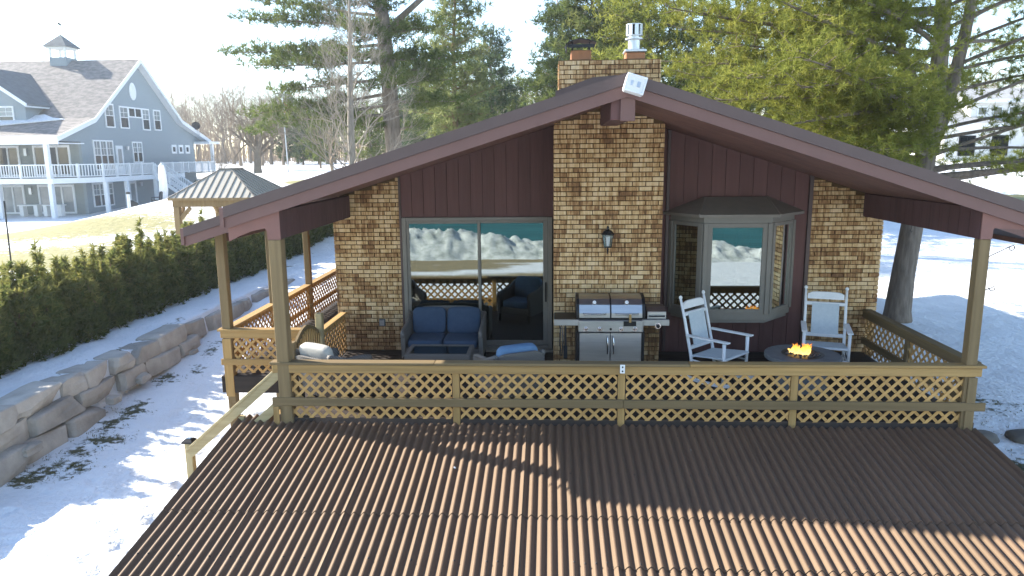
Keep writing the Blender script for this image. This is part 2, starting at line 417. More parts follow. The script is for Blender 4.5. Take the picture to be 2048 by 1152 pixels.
def ground_base(x, y):
    x = np.asarray(x, float); y = np.asarray(y, float)
    back = np.interp(y, [-400, -60, -30, -12, 0, 8, 12, 18, 24, 30, 45, 60, 80, 120, 300], [-4, -4, -3.3, -2.2, -1.5, -1.2, -1.1, -.9, -.75, -.45, .9, 2.3, 2.6, 2.9, 3.3])
    near_l = np.interp(y, [8, 12, 16, 20, 24, 30], [0, .02, .2, .38, .48, .3])     # rises along the stone wall
    z = back+near_l*sst(-3.5, -7.5, x)*(x > -8.6)
    terr = np.interp(y, [-400, -60, -30, -12, 0, 5, 9, 20, 28, 36, 50, 58, 68, 76, 81, 88, 120], [-4, -4, -3.3, -2.2, -1.4, -.9, -.22, -.22, -.32, -.6, -1.0, -1.05, -.6, .2, 1.9, 2.5, 2.9])
    terr2 = np.interp(y, [-400, -60, -30, -12, 0, 5, 9, 20, 28, 36, 45, 60, 80, 120], [-4, -4, -3.3, -2.2, -1.4, -.9, -.22, -.22, -.3, .1, .9, 2.3, 2.6, 2.9])
    k = sst(-24, -33, x); t = terr*k+terr2*(1-k)
    return np.where(x < WALLX, t, z)
def spaced(lo, hi, segs):
    """coordinates with finer steps where segs = [(a, b, step)]"""
    out = [lo]; x = lo
    while x < hi:
        st = next((s for a, b, s in segs if a <= x < b), None)
        if st is None:
            dist = min(min(abs(x-a), abs(x-b)) for a, b, s in segs); st = .3+dist*.09
            nxt = [a for a, b, s in segs if a > x]
            if nxt and x+st > min(nxt): st = max(min(nxt)-x, .02)
        x += st; out.append(x)
    return np.array(out)
xs = spaced(-420, 420, [(-13, -8.6, .16), (-8.6, -8.4, .05), (-8.4, -3.4, .075), (-3.4, 5.5, .5), (5.5, 15, .16)])
ys = spaced(-400, 420, [(-30, 4.2, .8), (4.2, 13, .075), (13, 36, .2), (36, 90, 1.2)])
X, Y = np.meshgrid(xs, ys)
Z = ground_base(X, Y)
nearm = np.exp(-((np.abs(Y-14)/40)**2))
Z += (fbm(X*.35, Y*.35, 3)-.5)*.16*nearm+(fbm(X*1.3, Y*1.3, 9)-.5)*.07*nearm
rng = np.random.default_rng(5)
# footprints and dimples in the trodden snow
dep = np.zeros_like(Z)
def dimple(cx, cy, ang, a, b, d):
    ix = np.searchsorted(xs, [cx-.5, cx+.5]); iy = np.searchsorted(ys, [cy-.5, cy+.5])
    sx, sy = X[iy[0]:iy[1], ix[0]:ix[1]]-cx, Y[iy[0]:iy[1], ix[0]:ix[1]]-cy
    u = sx*math.cos(ang)+sy*math.sin(ang); v = -sx*math.sin(ang)+sy*math.cos(ang); q = (u/a)**2+(v/b)**2
    dep[iy[0]:iy[1], ix[0]:ix[1]] += -d*np.exp(-q*1.4)+d*.35*np.exp(-((np.sqrt(q)-1.5)**2)*5)
for i in range(240):
    cx = rng.uniform(-7.6, -4.2); cy = rng.uniform(4.8, 12.5)
    if cx > -5.2 or rng.random() < .45: dimple(cx, cy, rng.uniform(0, 3.1), rng.uniform(.09, .2), rng.uniform(.07, .13), rng.uniform(.015, .05))
for i in range(13):
    for s in (-1, 1): dimple(-5.4+.14*s+.1*math.sin(i), 4.6+i*.62+.3*(s > 0), 1.5, .18, .1, .06)
for i in range(60): dimple(rng.uniform(6, 13), rng.uniform(10, 13), rng.uniform(0, 3), .16, .1, .03)
Z += dep
def ell(cx, cy, rx, ry, ang=0):
    c, s = math.cos(ang), math.sin(ang); u = (X-cx)*c+(Y-cy)*s; v = -(X-cx)*s+(Y-cy)*c
    return np.exp(-((u/rx)**2+(v/ry)**2))
grass = .27+np.zeros_like(Z)
def patch(cx, cy, rx, ry, k, ang=0): global grass; grass = np.maximum(grass, .30+k*ell(cx, cy, rx, ry, ang))
MATS_PX = ((16, 955), (58, 950), (106, 930), (142, 905), (139, 935), (194, 878), (213, 882), (210, 855), (258, 830), (330, 775))
for (a, b) in MATS_PX:
    p = px(a, b, 2, -1.12); patch(p.x+.06, p.y, .42, .62, .255, .2)
for (a, b, r) in ((425, 705, .5), (440, 690, .4), (395, 730, .4), (560, 560, .8), (600, 535, 1.)):
    p = px(a, b, 2, -.8); patch(p.x, p.y, r, r, .24)
patch(-4.35, 7.6, .22, 1.6, .34); patch(-4.3, 5.6, .2, 1.2, .33); patch(-4.6, 9.3, .4, .4, .25)
patch(6.3, 12.3, .8, 1.3, .42); patch(7.0, 10.4, 1.0, .8, .30); patch(7.6, 13.3, 1.6, 1.2, .22); patch(6.4, 9.0, .7, 1.0, .34); patch(8.6, 11.5, .8, .7, .24)
patch(-11, 13, 1.3, 5, .12); patch(-8.75, 14, .25, 5, .2)
lawn = np.zeros_like(Z)
def lawnp(cx, cy, rx, ry, k=.55, ang=0):
    global lawn, grass
    e = ell(cx, cy, rx, ry, ang); grass = np.maximum(grass, .30+k*e); lawn = np.maximum(lawn, sst(.05, .3, e))
lawnp(-27, 36, 11, 6.0, .46, .1); lawnp(-20, 27, 7, 6, .40); lawnp(-15, 19, 3.5, 6, .40); lawnp(-19, 54, 1.3, 1.6, .5)
lawnp(30, 44, 14, 1.5, .55); lawnp(27, 50, 4, .8, .45)
sand = sst(-5, -6.5, Y)*sst(-22, -19, Y)
sand *= np.clip((fbm(X*.16, Y*.5, 21)-.33)*10, 0, 1)*sst(4.5, 2.5, X+fbm(X*.2, Y*.4, 31)*5)
V = np.stack([X, Y, Z], -1).reshape(-1, 3); ny, nx = X.shape
ii = np.arange(ny*nx).reshape(ny, nx)
F = np.stack([ii[:-1, :-1], ii[:-1, 1:], ii[1:, 1:], ii[1:, :-1]], -1).reshape(-1, 4)
gm = vmesh('snow_ground', V, F, 'snow', smooth=True)
for nm, a in (('grass', grass), ('lawn', lawn), ('sand', sand)):
    gm.attributes.new(nm, 'FLOAT', 'POINT').data.foreach_set('value', a.ravel().astype(np.float32))
struct('snow_ground', gm)
def gz(x, y):
    i = int(np.clip(np.searchsorted(xs, x), 1, nx-1)); j = int(np.clip(np.searchsorted(ys, y), 1, ny-1)); return float(Z[j, i])
# lake and shore ice behind the camera (mirrored in the windows)
mb = MB(); mb.add([(-420, -400, -2.75), (420, -400, -2.75), (420, -19, -2.75), (-420, -19, -2.75)], [(0, 1, 2, 3)])
struct('lake_water', mb.mesh('lake_water', 'water'))
ix = np.linspace(-36, 36, 420); iy = np.linspace(-26, -11, 90); IX, IY = np.meshgrid(ix, iy)
ridge = np.exp(-((IY+18.8+3*(fbm(IX*.1, IY*0+1, 41)-.5))/2.0)**2)
pk = np.clip(fbm(IX*.17, IY*.10, 43)*2.4-.75, 0, 2)
IZ = -3.0+ridge*(.95+.95*pk)+(fbm(IX*.9, IY*.9, 45)-.5)*.9*ridge+(fbm(IX*3.1, IY*3.1, 47)-.5)*.7*ridge
ii = np.arange(IX.size).reshape(IX.shape)
struct('shore_ice', vmesh('shore_ice', np.stack([IX, IY, IZ], -1).reshape(-1, 3), np.stack([ii[:-1, :-1], ii[:-1, 1:], ii[1:, 1:], ii[1:, :-1]], -1).reshape(-1, 4), 'ice'))
# ================================================================== the brown house
AX = .93
def ztop(x): return 4.54-(.329 if x > AX else .309)*abs(x-AX)
def zsof(x): return ztop(x)-.20
FY, CY, RY0, RY1 = 12.45, 11.4, 9.0, 24.0
EL, ER, EXL, EXR, EXY = -4.15, 6.2, -5.45, 7.6, 10.45
BASE = -1.6
house = thing('brick_house', 'brown low gabled brick house with a wide chimney and a deep front porch', 'house', (AX, FY, 0))
# bodies of masonry (recessed mortar), bricks stand proud
def wall_prism(x0, x1, y0, y1, z0, topf, name, mat, parent):
    xsn = [x0]+([AX] if x0 < AX < x1 else [])+[x1]
    poly = [(x0, y0, z0)]+[(x1, y0, z0)]+[(x, y0, topf(x)) for x in reversed(xsn)]
    return MB().prism(poly, (0, y1-y0, 0)).build(name, mat, parent)
BL, BH, BD, JT = .205, .0735, .03, .014
brick_mesh = MB().box(0, BL-JT, -BD, .0, 0, BH-JT).mesh('brick', 'brick'); half_mesh = MB().box(0, BL/2-JT, -BD, 0, 0, BH-JT).mesh('brick', 'brick')
for me in (brick_mesh, half_mesh): me.attributes.new('tone', 'FLOAT', 'POINT')
rb = random.Random(3)
def brick_face(parent, x0, x1, z0, topf, yface, single=0, y_side=None):
    """running bond on a face looking at the lake (-Y); the first `single` bricks (from the top) are objects, the rest one joined part"""
    cells = []
    row = 0; z = z0
    zmax = max(topf(x0), topf(x1), topf(min(max(AX, x0), x1)))
    while z < zmax:
        x = x0-(BL/2 if row % 2 else 0)
        while x < x1-.02:
            a = max(x, x0); b = min(x+BL-JT, x1)
            if b-a > .03:
                h = BH-JT; t = min(topf(a), topf(b))-z
                if t > .015: cells.append((a, b, z, min(h, t)))
            x += BL
        z += BH; row += 1
    full = [c for c in cells if abs(c[3]-(BH-JT)) < 1e-4 and (abs(c[1]-c[0]-(BL-JT)) < .002 or abs(c[1]-c[0]-(BL/2-JT)) < .008)]
    full.sort(key=lambda c: -c[2]); one = set(full[:single])
    st = MB()
    for c in cells:
        dy = rb.uniform(0, .005)
        if c in one:
            o = bpy.data.objects.new('brick', brick_mesh if c[1]-c[0] > .15 else half_mesh); COL.objects.link(o); o.parent = parent
            o.location = Vector((c[0], yface-dy, c[2]))-org(parent); o.rotation_euler = (0, 0, rb.uniform(-.008, .008))
        else:
            st.ct = rb.random(); st.box(c[0], c[1], yface-BD-dy, yface, c[2], c[2]+c[3])
    if st.v: st.build('brick_course', 'brick', parent, tone=True, kind='stuff')
def brick_side(parent, xface, sgn, y0, y1, z0, z1):
    st = MB(); z = z0; row = 0
    while z < z1-.03:
        y = y0-(BL/2 if row % 2 else 0)
        while y < y1-.02:
            a, b = max(y, y0), min(y+BL-JT, y1)
            if b-a > .03: st.ct = rb.random(); d = sgn*(.012+rb.uniform(0, .005)); st.box(xface, xface+d, a, b, z, min(z+BH-JT, z1))
            y += BL
        z += BH; row += 1
    st.build('brick_course', 'brick', parent, tone=True, kind='stuff')
LW0, LW1, RW0, RW1, C0, C1 = -3.80, -2.62, 4.42, 5.62, .06, 1.76
lw = wall_prism(LW0+.015, LW1, FY+.03, FY+.3, BASE, zsof, 'brick_wall', 'mortar', house)
brick_face(lw, LW0, LW1, .16, zsof, FY+.03)
brick_side(lw, LW0+.015, -1, FY+.03, FY+2.6, -.6, zsof(LW0)-.02)
rw = wall_prism(RW0, RW1-.015, FY+.03, FY+.3, BASE, zsof, 'brick_wall', 'mortar', house)
brick_face(rw, RW0, RW1, .16, zsof, FY+.03)
brick_side(rw, RW1-.015, 1, FY+.03, FY+2.6, -1.0, zsof(RW1)-.02)
ch = wall_prism(C0+.015, C1-.015, CY+.03, FY+.1, BASE, zsof, 'chimney', 'mortar', house)
brick_face(ch, C0, C1, .16, zsof, CY+.03, single=300)
brick_side(ch, C0+.015, -1, CY+.03, FY, .16, 4.0); brick_side(ch, C1-.015, 1, CY+.03, FY, .16, 4.0)
# stack above the roof
SX0, SX1, SY, ST = .14, 1.81, 12.3, 5.13
MB().box(SX0+.015, SX1-.015, SY+.03, SY+.9, 3.9, ST-.02).build('stack_core', 'mortar', ch)
brick_face(ch, SX0, SX1, ST-.02-BH*12, lambda x: ST-.02, SY+.03)
brick_side(ch, SX0+.015, -1, SY+.03, SY+.9, ST-.02-BH*12, ST-.02); brick_side(ch, SX1-.015, 1, SY+.03, SY+.9, ST-.02-BH*12, ST-.02)
mb = MB()
for fx0, fx1, ft in ((.35, .69, 5.30), (1.26, 1.58, 5.25)):
    MB().cbox(fx0, fx1, SY+.25, SY+.57, ST-.03, ft, .015).build('flue_tile', 'clay', ch)
    MB().cbox(fx0-.03, fx1+.03, SY+.2, SY+.62, ST-.03, ST+.012, .005).build('mortar_wash', 'mortar', ch)
cap = MB()
pts = [(-.26, .035), (-.18, .085), (-.02, .12), (.14, .10), (.25, .06)]
cap.prism([(.52+x, SY+.18, 5.36+z) for x, z in pts]+[(.52+x, SY+.18, 5.345+z) for x, z in reversed(pts)], (0, .46, 0))
for x in (-.14, .14): cap.tube([(.52+x, SY+.27, 5.28), (.52+x, SY+.27, 5.43)], .012, 6); cap.tube([(.52+x, SY+.53, 5.28), (.52+x, SY+.53, 5.43)], .012, 6)
cap.box(.52-.25, .52-.235, SY+.18, SY+.64, 5.30, 5.40); cap.box(.30, .74, SY+.19, SY+.2, 5.33, 5.385)
cap.build('chimney_cap', 'black_metal', ch)
vc = (1.41, SY+.41, 0)
MB().cbox(1.24, 1.60, SY+.23, SY+.59, 5.255, 5.30, .01).lathe([(.10, 5.30), (.10, 5.46), (.15, 5.47), (.15, 5.49), (.09, 5.50), (.09, 5.53)], vc, 20).build('vent_pipe', 'galv', ch, smooth=False)
vt = MB()
for k in range(8):
    a = k*math.pi/4+.2; d = Vector((math.cos(a), math.sin(a), 0)); t = Vector((-d.y, d.x, 0))
    vt.obox(Vector((vc[0], vc[1], 5.62))+d*.125, (.008, .032, .085), (d, t, Vector((0, 0, 1))), .002)
MB().lathe([(.085, 5.5), (.085, 5.7)], vc, 12).build('vent_shade', 'dark_iron', ch)  # dark core added as painted shade between the hood vanes
vt.lathe([(.14, 5.705), (.14, 5.715), (.02, 5.725)], vc, 16).lathe([(.13, 5.53), (.13, 5.54)], vc, 16).lathe([(.06, 5.5), (.06, 5.7)], vc, 12)
vt.build('vent_hood', 'galv', ch)
# flashing at the stack foot
MB().prism([(x, SY-.02, z) for x, z in ((SX0-.05, 4.25), (1.55, 4.2), (1.5, 4.62), (1.1, 4.86), (.70, 4.83), (SX0-.05, 4.62))], (0, .032, 0)).build('flashing', 'brown_trim_top', ch)
# roof: two slabs, fascia and soffit
def roof_slab(xa, xb, y0, y1, name):
    poly = [(xa, y0, zsof(xa)+.03), (xb, y0, zsof(xb)+.03), (xb, y0, ztop(xb)), (xa, y0, ztop(xa))]
    return MB().prism(poly, (0, y1-y0, 0)).build(name, 'roof_top', house)
roof = roof_slab(EL, AX, RY0+.07, RY1, 'roof_slope'); roof2 = roof_slab(AX, ER, RY0+.07, RY1, 'roof_slope')
roof_slab(EXL, EL-.002, EXY+.05, RY1, 'roof_slope'); roof_slab(ER+.002, EXR, EXY+.05, RY1, 'roof_slope')
# hole-free soffit boards running along the rake slope, split at board joints (3.45 m boards in rows)
for xa, xb in ((EL, AX), (AX, ER)):
    y = RY0+.075; k = 0
    while y < FY-.01:
        yb = min(y+.29, FY)
        x_cuts = [xa, xa+(xb-xa)*(.36+.22*(k % 2)), xb]
        for u, v in zip(x_cuts[:-1], x_cuts[1:]):
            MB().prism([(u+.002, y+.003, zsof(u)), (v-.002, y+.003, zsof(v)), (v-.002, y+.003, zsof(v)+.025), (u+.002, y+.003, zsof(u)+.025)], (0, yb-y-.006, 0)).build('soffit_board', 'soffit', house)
        y = yb; k += 1
def rake(x0, x1, top, bot, y0, y1, name, mat):
    MB().prism([(x0, y0, ztop(x0)-bot), (x1, y0, ztop(x1)-bot), (x1, y0, ztop(x1)-top), (x0, y0, ztop(x0)-top)], (0, y1-y0, 0)).build(name, mat, house)
for x0, x1, ya in ((EL, AX, RY0), (AX, ER, RY0), (EXL, EL-.05, EXY), (ER+.05, EXR, EXY)):
    rake(x0, x1, -.012, .125, ya-.03, ya+.045 if ya > 10 else ya+.07, 'drip_edge', 'brown_trim_top')
    rake(x0, x1, .127, .27, ya, ya+.045, 'fascia_board', 'brown_trim')
for xe, sg, y0, y1 in ((EL, -1, RY0-.03, EXY-.04), (ER, 1, RY0-.03, EXY-.04), (EXL, -1, EXY-.03, RY1), (EXR, 1, EXY-.03, RY1)):
    MB().box(xe+sg*.001, xe+sg*.05, y0, y1, ztop(xe)-.25, ztop(xe)).build('gutter', 'brown_trim', house)
MB().cbox(.74, .99, RY0+.06, 10.9, 4.0, 4.33, .008).build('ridge_beam', 'brown_siding', house)
MB().cbox(.855, 1.03, RY0+.02, RY0+.058, 3.985, 4.30, .004).build('beam_end', 'brown_trim', house)
# porch headers (boxed beams that carry the roof at each side) and their triangular end panels
for xh, zb, zt in ((-3.55, 2.55, 2.92), (5.33, 2.52, 2.90)):
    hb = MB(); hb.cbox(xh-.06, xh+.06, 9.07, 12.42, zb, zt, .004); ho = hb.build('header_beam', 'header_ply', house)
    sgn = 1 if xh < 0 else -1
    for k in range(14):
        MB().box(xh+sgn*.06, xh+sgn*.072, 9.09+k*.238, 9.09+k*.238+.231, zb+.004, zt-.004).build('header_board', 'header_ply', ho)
def end_panel(poly): MB().prism([(x, 9.055, z) for x, z in poly], (0, .02, 0)).build('gable_panel', 'lit_panel', house)
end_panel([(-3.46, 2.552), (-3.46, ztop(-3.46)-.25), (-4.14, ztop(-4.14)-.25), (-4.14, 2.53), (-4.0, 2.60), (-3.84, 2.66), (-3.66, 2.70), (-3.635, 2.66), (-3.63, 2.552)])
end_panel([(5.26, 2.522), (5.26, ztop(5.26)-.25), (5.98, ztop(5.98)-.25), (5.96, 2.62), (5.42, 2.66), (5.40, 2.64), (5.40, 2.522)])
# board siding
def siding(x0, x1, zb, topf, y, wd, skip=None):
    n = max(1, round((x1-x0)/wd)); wd = (x1-x0)/n
    for k in range(n):
        a, b = x0+k*wd+.004, x0+(k+1)*wd-.004
        z0 = zb(.5*(a+b)) if callable(zb) else zb
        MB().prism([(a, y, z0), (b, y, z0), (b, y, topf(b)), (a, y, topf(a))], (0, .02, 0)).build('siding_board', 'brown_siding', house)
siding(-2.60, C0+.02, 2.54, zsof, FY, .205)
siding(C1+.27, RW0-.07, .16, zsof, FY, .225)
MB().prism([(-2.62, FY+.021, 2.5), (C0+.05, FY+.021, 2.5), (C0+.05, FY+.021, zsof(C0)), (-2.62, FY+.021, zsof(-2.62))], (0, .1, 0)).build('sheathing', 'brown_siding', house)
shr = MB()
for a, b, z0, z1 in ((C1-.02, 2.2, BASE, None), (4.0, RW0, BASE, None), (2.2, 4.0, BASE, 1.05), (2.2, 4.0, 2.40, None)):
    shr.prism([(a, FY+.021, z0), (b, FY+.021, z0), (b, FY+.021, z1 or zsof(b)), (a, FY+.021, z1 or zsof(a))], (0, .08, 0))
shr.build('sheathing', 'brown_siding', house)
for xa, xb in ((LW1, -2.585), (RW0-.065, RW0-.005), (1.98, 2.025)):
    MB().prism([(xa, FY-.035, .16), (xb, FY-.035, .16), (xb, FY-.035, zsof(xb)-.004), (xa, FY-.035, zsof(xa)-.004)], (0, .07, 0)).build('trim_board', 'brown_trim_top', house)
# rest of the body: side walls, back wall, room
MB().box(LW0+.02, LW0+.2, FY+.32, RY1-.6, BASE, zsof(LW0)-.01).build('side_wall', 'mortar', house)
MB().box(RW1-.2, RW1-.02, FY+.32, RY1-.6, BASE, zsof(RW1)-.01).build('side_wall', 'mortar', house)
MB().prism([(LW0+.02, RY1-.8, BASE), (RW1-.02, RY1-.8, BASE), (RW1-.02, RY1-.8, zsof(RW1)), (AX, RY1-.8, zsof(AX)), (LW0+.02, RY1-.8, zsof(LW0))], (0, .2, 0)).build('back_wall', 'mortar', house)
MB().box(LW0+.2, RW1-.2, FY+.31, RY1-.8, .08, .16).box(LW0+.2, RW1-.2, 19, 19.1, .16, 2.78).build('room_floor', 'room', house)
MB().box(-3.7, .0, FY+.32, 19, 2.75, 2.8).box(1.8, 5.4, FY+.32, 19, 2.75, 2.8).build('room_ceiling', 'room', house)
# sliding door
dY = FY-.03
sd = MB(); x0, x1, z0, z1 = -2.58, .04, .20, 2.54
sd.cbox(x0, x0+.075, dY-.02, dY+.1, z0, z1); sd.cbox(x1-.075, x1, dY-.02, dY+.1, z0, z1); sd.cbox(x0+.075, x1-.075, dY-.02, dY+.1, z1-.06, z1); sd.cbox(x0+.075, x1-.075, dY-.05, dY+.1, z0, z0+.055)
door = sd.build('sliding_door', 'taupe', house)
def sash(xa, xb, za, zb, y, wv, wh, parent, mat='taupe', glass='window_glass', nm='sash'):
    MB().cbox(xa, xa+wv, y, y+.04, za, zb).cbox(xb-wv, xb, y, y+.04, za, zb).cbox(xa+wv, xb-wv, y, y+.04, zb-wh, zb).cbox(xa+wv, xb-wv, y, y+.04, za, za+wh+.03).build(nm, mat, parent)
    MB().box(xa+wv, xb-wv, y+.016, y+.024, za+wh+.03, zb-wh).build('pane', glass, parent)
sash(x0+.075, -1.21, z0+.055, z1-.06, dY, .05, .05, door); sash(-1.30, x1-.075, z0+.055, z1-.06, dY+.045, .085, .05, door)
MB().cbox(-.09, -.06, dY-.03, dY+.0, 1.05, 1.4).build('handle', 'black_metal', door)
MB().cbox(-2.6, .05, FY-.12, FY+.0, .15, .198).build('door_sill', 'taupe', house)
# bay window
bY, bz0, bz1 = 11.85, .98, 2.47
fx0, fx1 = 2.50, 3.60; gx0, gx1 = 2.06, 4.14
bayf = MB()
floorp = [(gx0, FY), (gx1, FY), (fx1, bY), (fx0, bY)]
bay = MB().prism([(x, y, .86) for x, y in floorp], (0, 0, .10)).build('bay_window', 'taupe', house)
MB().prism([(x, y, bz1) for x, y in floorp], (0, 0, .10)).build('head_board', 'taupe', bay)
MB().prism([(x*1.0+(.0), y, .80) for x, y in ((gx0+.05, FY), (gx1-.05, FY), (fx1-.04, bY+.05), (fx0+.04, bY+.05))], (0, 0, .058)).build('bay_base', 'taupe_dark', bay)
def bay_side(p, q, nm, wv, wh):
    p, q = Vector((*p, 0)), Vector((*q, 0)); d = (q-p).normalized(); L = (q-p).length; nrm = Vector((d.y, -d.x, 0)); up = Vector((0, 0, 1))
    def bb(u0, u1, za, zb, n0, n1, name, mat): MB().obox(p+d*((u0+u1)/2)+up*((za+zb)/2)+nrm*((n0+n1)/2), ((u1-u0)/2, (n1-n0)/2, (zb-za)/2), (d, nrm, up), .004).build(name, mat, bay)
    za, zb = .962, bz1-.002
    bb(.0, .07, za, zb, -.06, .035, 'mullion', 'taupe'); bb(L-.07, L, za, zb, -.06, .035, 'mullion', 'taupe')
    bb(.07, .07+wv, za, zb, -.04, .012, 'sash', 'taupe'); bb(L-.07-wv, L-.07, za, zb, -.04, .012, 'sash', 'taupe')
    bb(.07+wv, L-.07-wv, zb-wh, zb, -.04, .012, 'sash', 'taupe'); bb(.07+wv, L-.07-wv, za, za+wh, -.04, .012, 'sash', 'taupe')
    bb(.07+wv, L-.07-wv, za+wh, zb-wh, -.02, -.012, 'pane', 'window_glass')
bay_side((fx0, bY), (fx1, bY), 'front', .075, .075); bay_side((gx0, FY), (fx0, bY), 'left', .05, .06); bay_side((fx1, bY), (gx1, FY), 'right', .05, .06)
ev = [(1.93, FY), (2.40, 11.72), (3.68, 11.72), (4.30, FY)]; tp = [(2.60, FY), (2.60+.02, FY-.06), (3.68-.02, FY-.06), (3.70, FY)]
rf = MB(); vs = [(x, y, bz1+.1) for x, y in ev]+[(x, y, bz1+.145) for x, y in ev]+[(x, y, 2.86) for x, y in tp]
rf.add(vs, [(0, 1, 2, 3)[::-1], (0, 1, 5, 4), (1, 2, 6, 5), (2, 3, 7, 6), (4, 5, 9, 8), (5, 6, 10, 9), (6, 7, 11, 10), (8, 9, 10, 11), (3, 0, 4, 8, 11, 7)])
rf.build('bay_roof', 'taupe_dark', bay)
hp = MB()
for a, b in ((5, 9), (6, 10)): hp.tube([vs[a], vs[b]], .012, 6)
hp.build('roof_hip', 'taupe_dark', bay)
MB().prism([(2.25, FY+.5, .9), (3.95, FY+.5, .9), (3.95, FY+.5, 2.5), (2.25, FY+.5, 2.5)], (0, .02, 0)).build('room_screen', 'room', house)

# electrical box on the left brick wall
eb = thing('outlet_box', 'small grey weatherproof outlet box on the brick beside the sliding door', 'outlet box', (-3.0, FY-.0, .66))
MB().cbox(-3.055, -2.945, FY-.04, FY+.0, .60, .73, .01).build('box', 'fire_table', eb); MB().cbox(-3.04, -2.96, FY-.052, FY-.041, .62, .71, .004).build('lid', 'steel_light', eb)
# wall lantern
lx, ly = .90, CY-.005
ln = thing('wall_lantern', 'black carriage lantern with clear glass on the chimney brick', 'lantern', (lx, CY, 2.1))
MB().cbox(lx-.05, lx+.05, ly-.03, ly, 2.14, 2.34, .015).tube([(lx, ly-.03, 2.27), (lx, ly-.07, 2.16), (lx, ly-.13, 2.12), (lx, ly-.15, 2.17)], .011, 8).tube([(lx, ly-.15, 2.05), (lx, ly-.15, 2.13)], [.005, .02], 8).build('bracket', 'black_metal', ln)
fr = MB(); lc = (lx, ly-.15, 0)
for k in range(6):
    a = k*math.pi/3; fr.tube([(lx+.055*math.cos(a), ly-.15+.055*math.sin(a), 2.17), (lx+.085*math.cos(a), ly-.15+.085*math.sin(a), 2.36)], .006, 4)
fr.lathe([(.06, 2.155), (.06, 2.175)], lc, 12).lathe([(.1, 2.355), (.1, 2.37), (.06, 2.42), (.02, 2.44), (.02, 2.47), (.004, 2.50)], lc, 12).build('frame', 'black_metal', ln)
MB().lathe([(.05, 2.178), (.078, 2.352)], lc, 6).build('glass', 'clear_glass', ln)
MB().lathe([(.03, 2.18), (.045, 2.33), (.02, 2.345)], lc, 8).build('pane_glare', 'house_white', ln)  # white core added as painted glare on the lantern panes
# floodlight on the gable peak, turned to the right and tipped
fl = thing('floodlight', 'white square floodlight tilted at the peak of the roof gable', 'floodlight', (1.0, RY0-.03, 4.38))
q = Matrix.Rotation(R(17), 3, 'Y') @ Matrix.Rotation(R(-14), 3, 'X'); A = tuple((q @ Vector(v)) for v in ((1, 0, 0), (0, 1, 0), (0, 0, 1)))
c0 = Vector((1.0, RY0-.14, 4.39))
MB().obox(c0, (.125, .05, .105), A, .02).tube([c0, Vector((1.0, RY0-.03, 4.36))], .02, 8).build('housing', 'house_white', fl)
b2 = MB()
for du, dv, hu, hv in ((0, .097, .122, .01), (0, -.097, .122, .01), (.112, 0, .01, .088), (-.112, 0, .01, .088)): b2.obox(c0+A[1]*-.056+A[0]*du+A[2]*dv, (hu, .008, hv), A, .003)
b2.build('bezel', 'snow_bit', fl)
MB().obox(c0+A[1]*-.052, (.1, .003, .085), A, .001).build('reflector', 'cream', fl)
MB().obox(c0+A[1]*-.058+A[0]*.04, (.02, .004, .035), A, .002).obox(c0+A[1]*-.058-A[0]*.045, (.015, .004, .03), A, .002).build('lamp', 'galv', fl)
# ================================================================== deck, railings, lean-to
DZ = .14
deck = thing('porch_deck', 'dark weathered board deck of the covered porch in front of the brick house', 'deck', (1, 10.8, DZ))
y = 9.16; k = 0
while y < FY-.02:
    for a, b in (((-3.66, 1.3), (1.304, 5.42)) if k % 2 else ((-3.66, -.5), (-.496, 5.42))):
        MB().cbox(a, b, y, min(y+.139, FY+.02), DZ-.035, DZ, .004).build('deck_board', 'deckwood', deck)
    y += .145; k += 1
y = 10.93
while y < 17.2:
    MB().cbox(-5.24, -3.67 if y > 0 else 0, y, y+.139, DZ-.035, DZ, .004).build('deck_board', 'deckwood', deck); y += .145
for a in ((-3.66, 5.42, 9.11, 9.155, -.13, DZ-.002), (-5.24, -3.67, 10.88, 10.925, -.14, DZ-.002), (-5.285, -5.245, 10.88, 17.2, -.14, DZ-.002), (-3.70, -3.665, 9.16, 10.875, -.14, DZ-.002), (5.425, 5.465, 9.11, FY, -.14, DZ-.002)):
    MB().cbox(*a).build('rim_board', 'deckwood', deck)
for x in (-1.2, 1.0, 3.2):
    MB().cbox(x-.05, x+.05, 9.2, 9.3, -1.7, DZ-.04).build('pier', 'deckwood', deck)
for yy in (13, 15, 17): MB().cbox(-5.2, -5.1, yy-.05, yy+.05, -1.3, DZ-.04).build('pier', 'deckwood', deck)

def post(label, x, y, z0, z1, s=.065, mat='greywood_z'):
    t = thing('porch_post', label, 'post', (x, y, z0), group='posts that carry the porch roof')
    MB().cbox(x-s, x+s, y-s, y+s, z0, z1, .008).build('shaft', mat, t)
    return t
pfl = post('weathered square porch post at the near left corner, beside the stair top', -3.545, 9.13, -.35, 2.55, .082)
pfr = post('weathered square porch post at the near right corner, with plant hooks', 5.33, 9.13, -.6, 2.52, .067)
post('outermost wooden porch post at the far left corner, standing clear of the fascia end', -5.14, 10.95, -1.25, 2.45, .067)
for i, yy in enumerate((12.95, 14.95)):
    post(('wooden post on the side railing half hidden behind the near left corner post', 'wooden side deck post nearest the brick wall')[i], -5.16, yy, -1.0, 2.298, .06)
MB().cbox(-5.21, -5.09, 11.02, 17.1, 2.30, 2.42).build('side_beam', 'brown_siding', house)

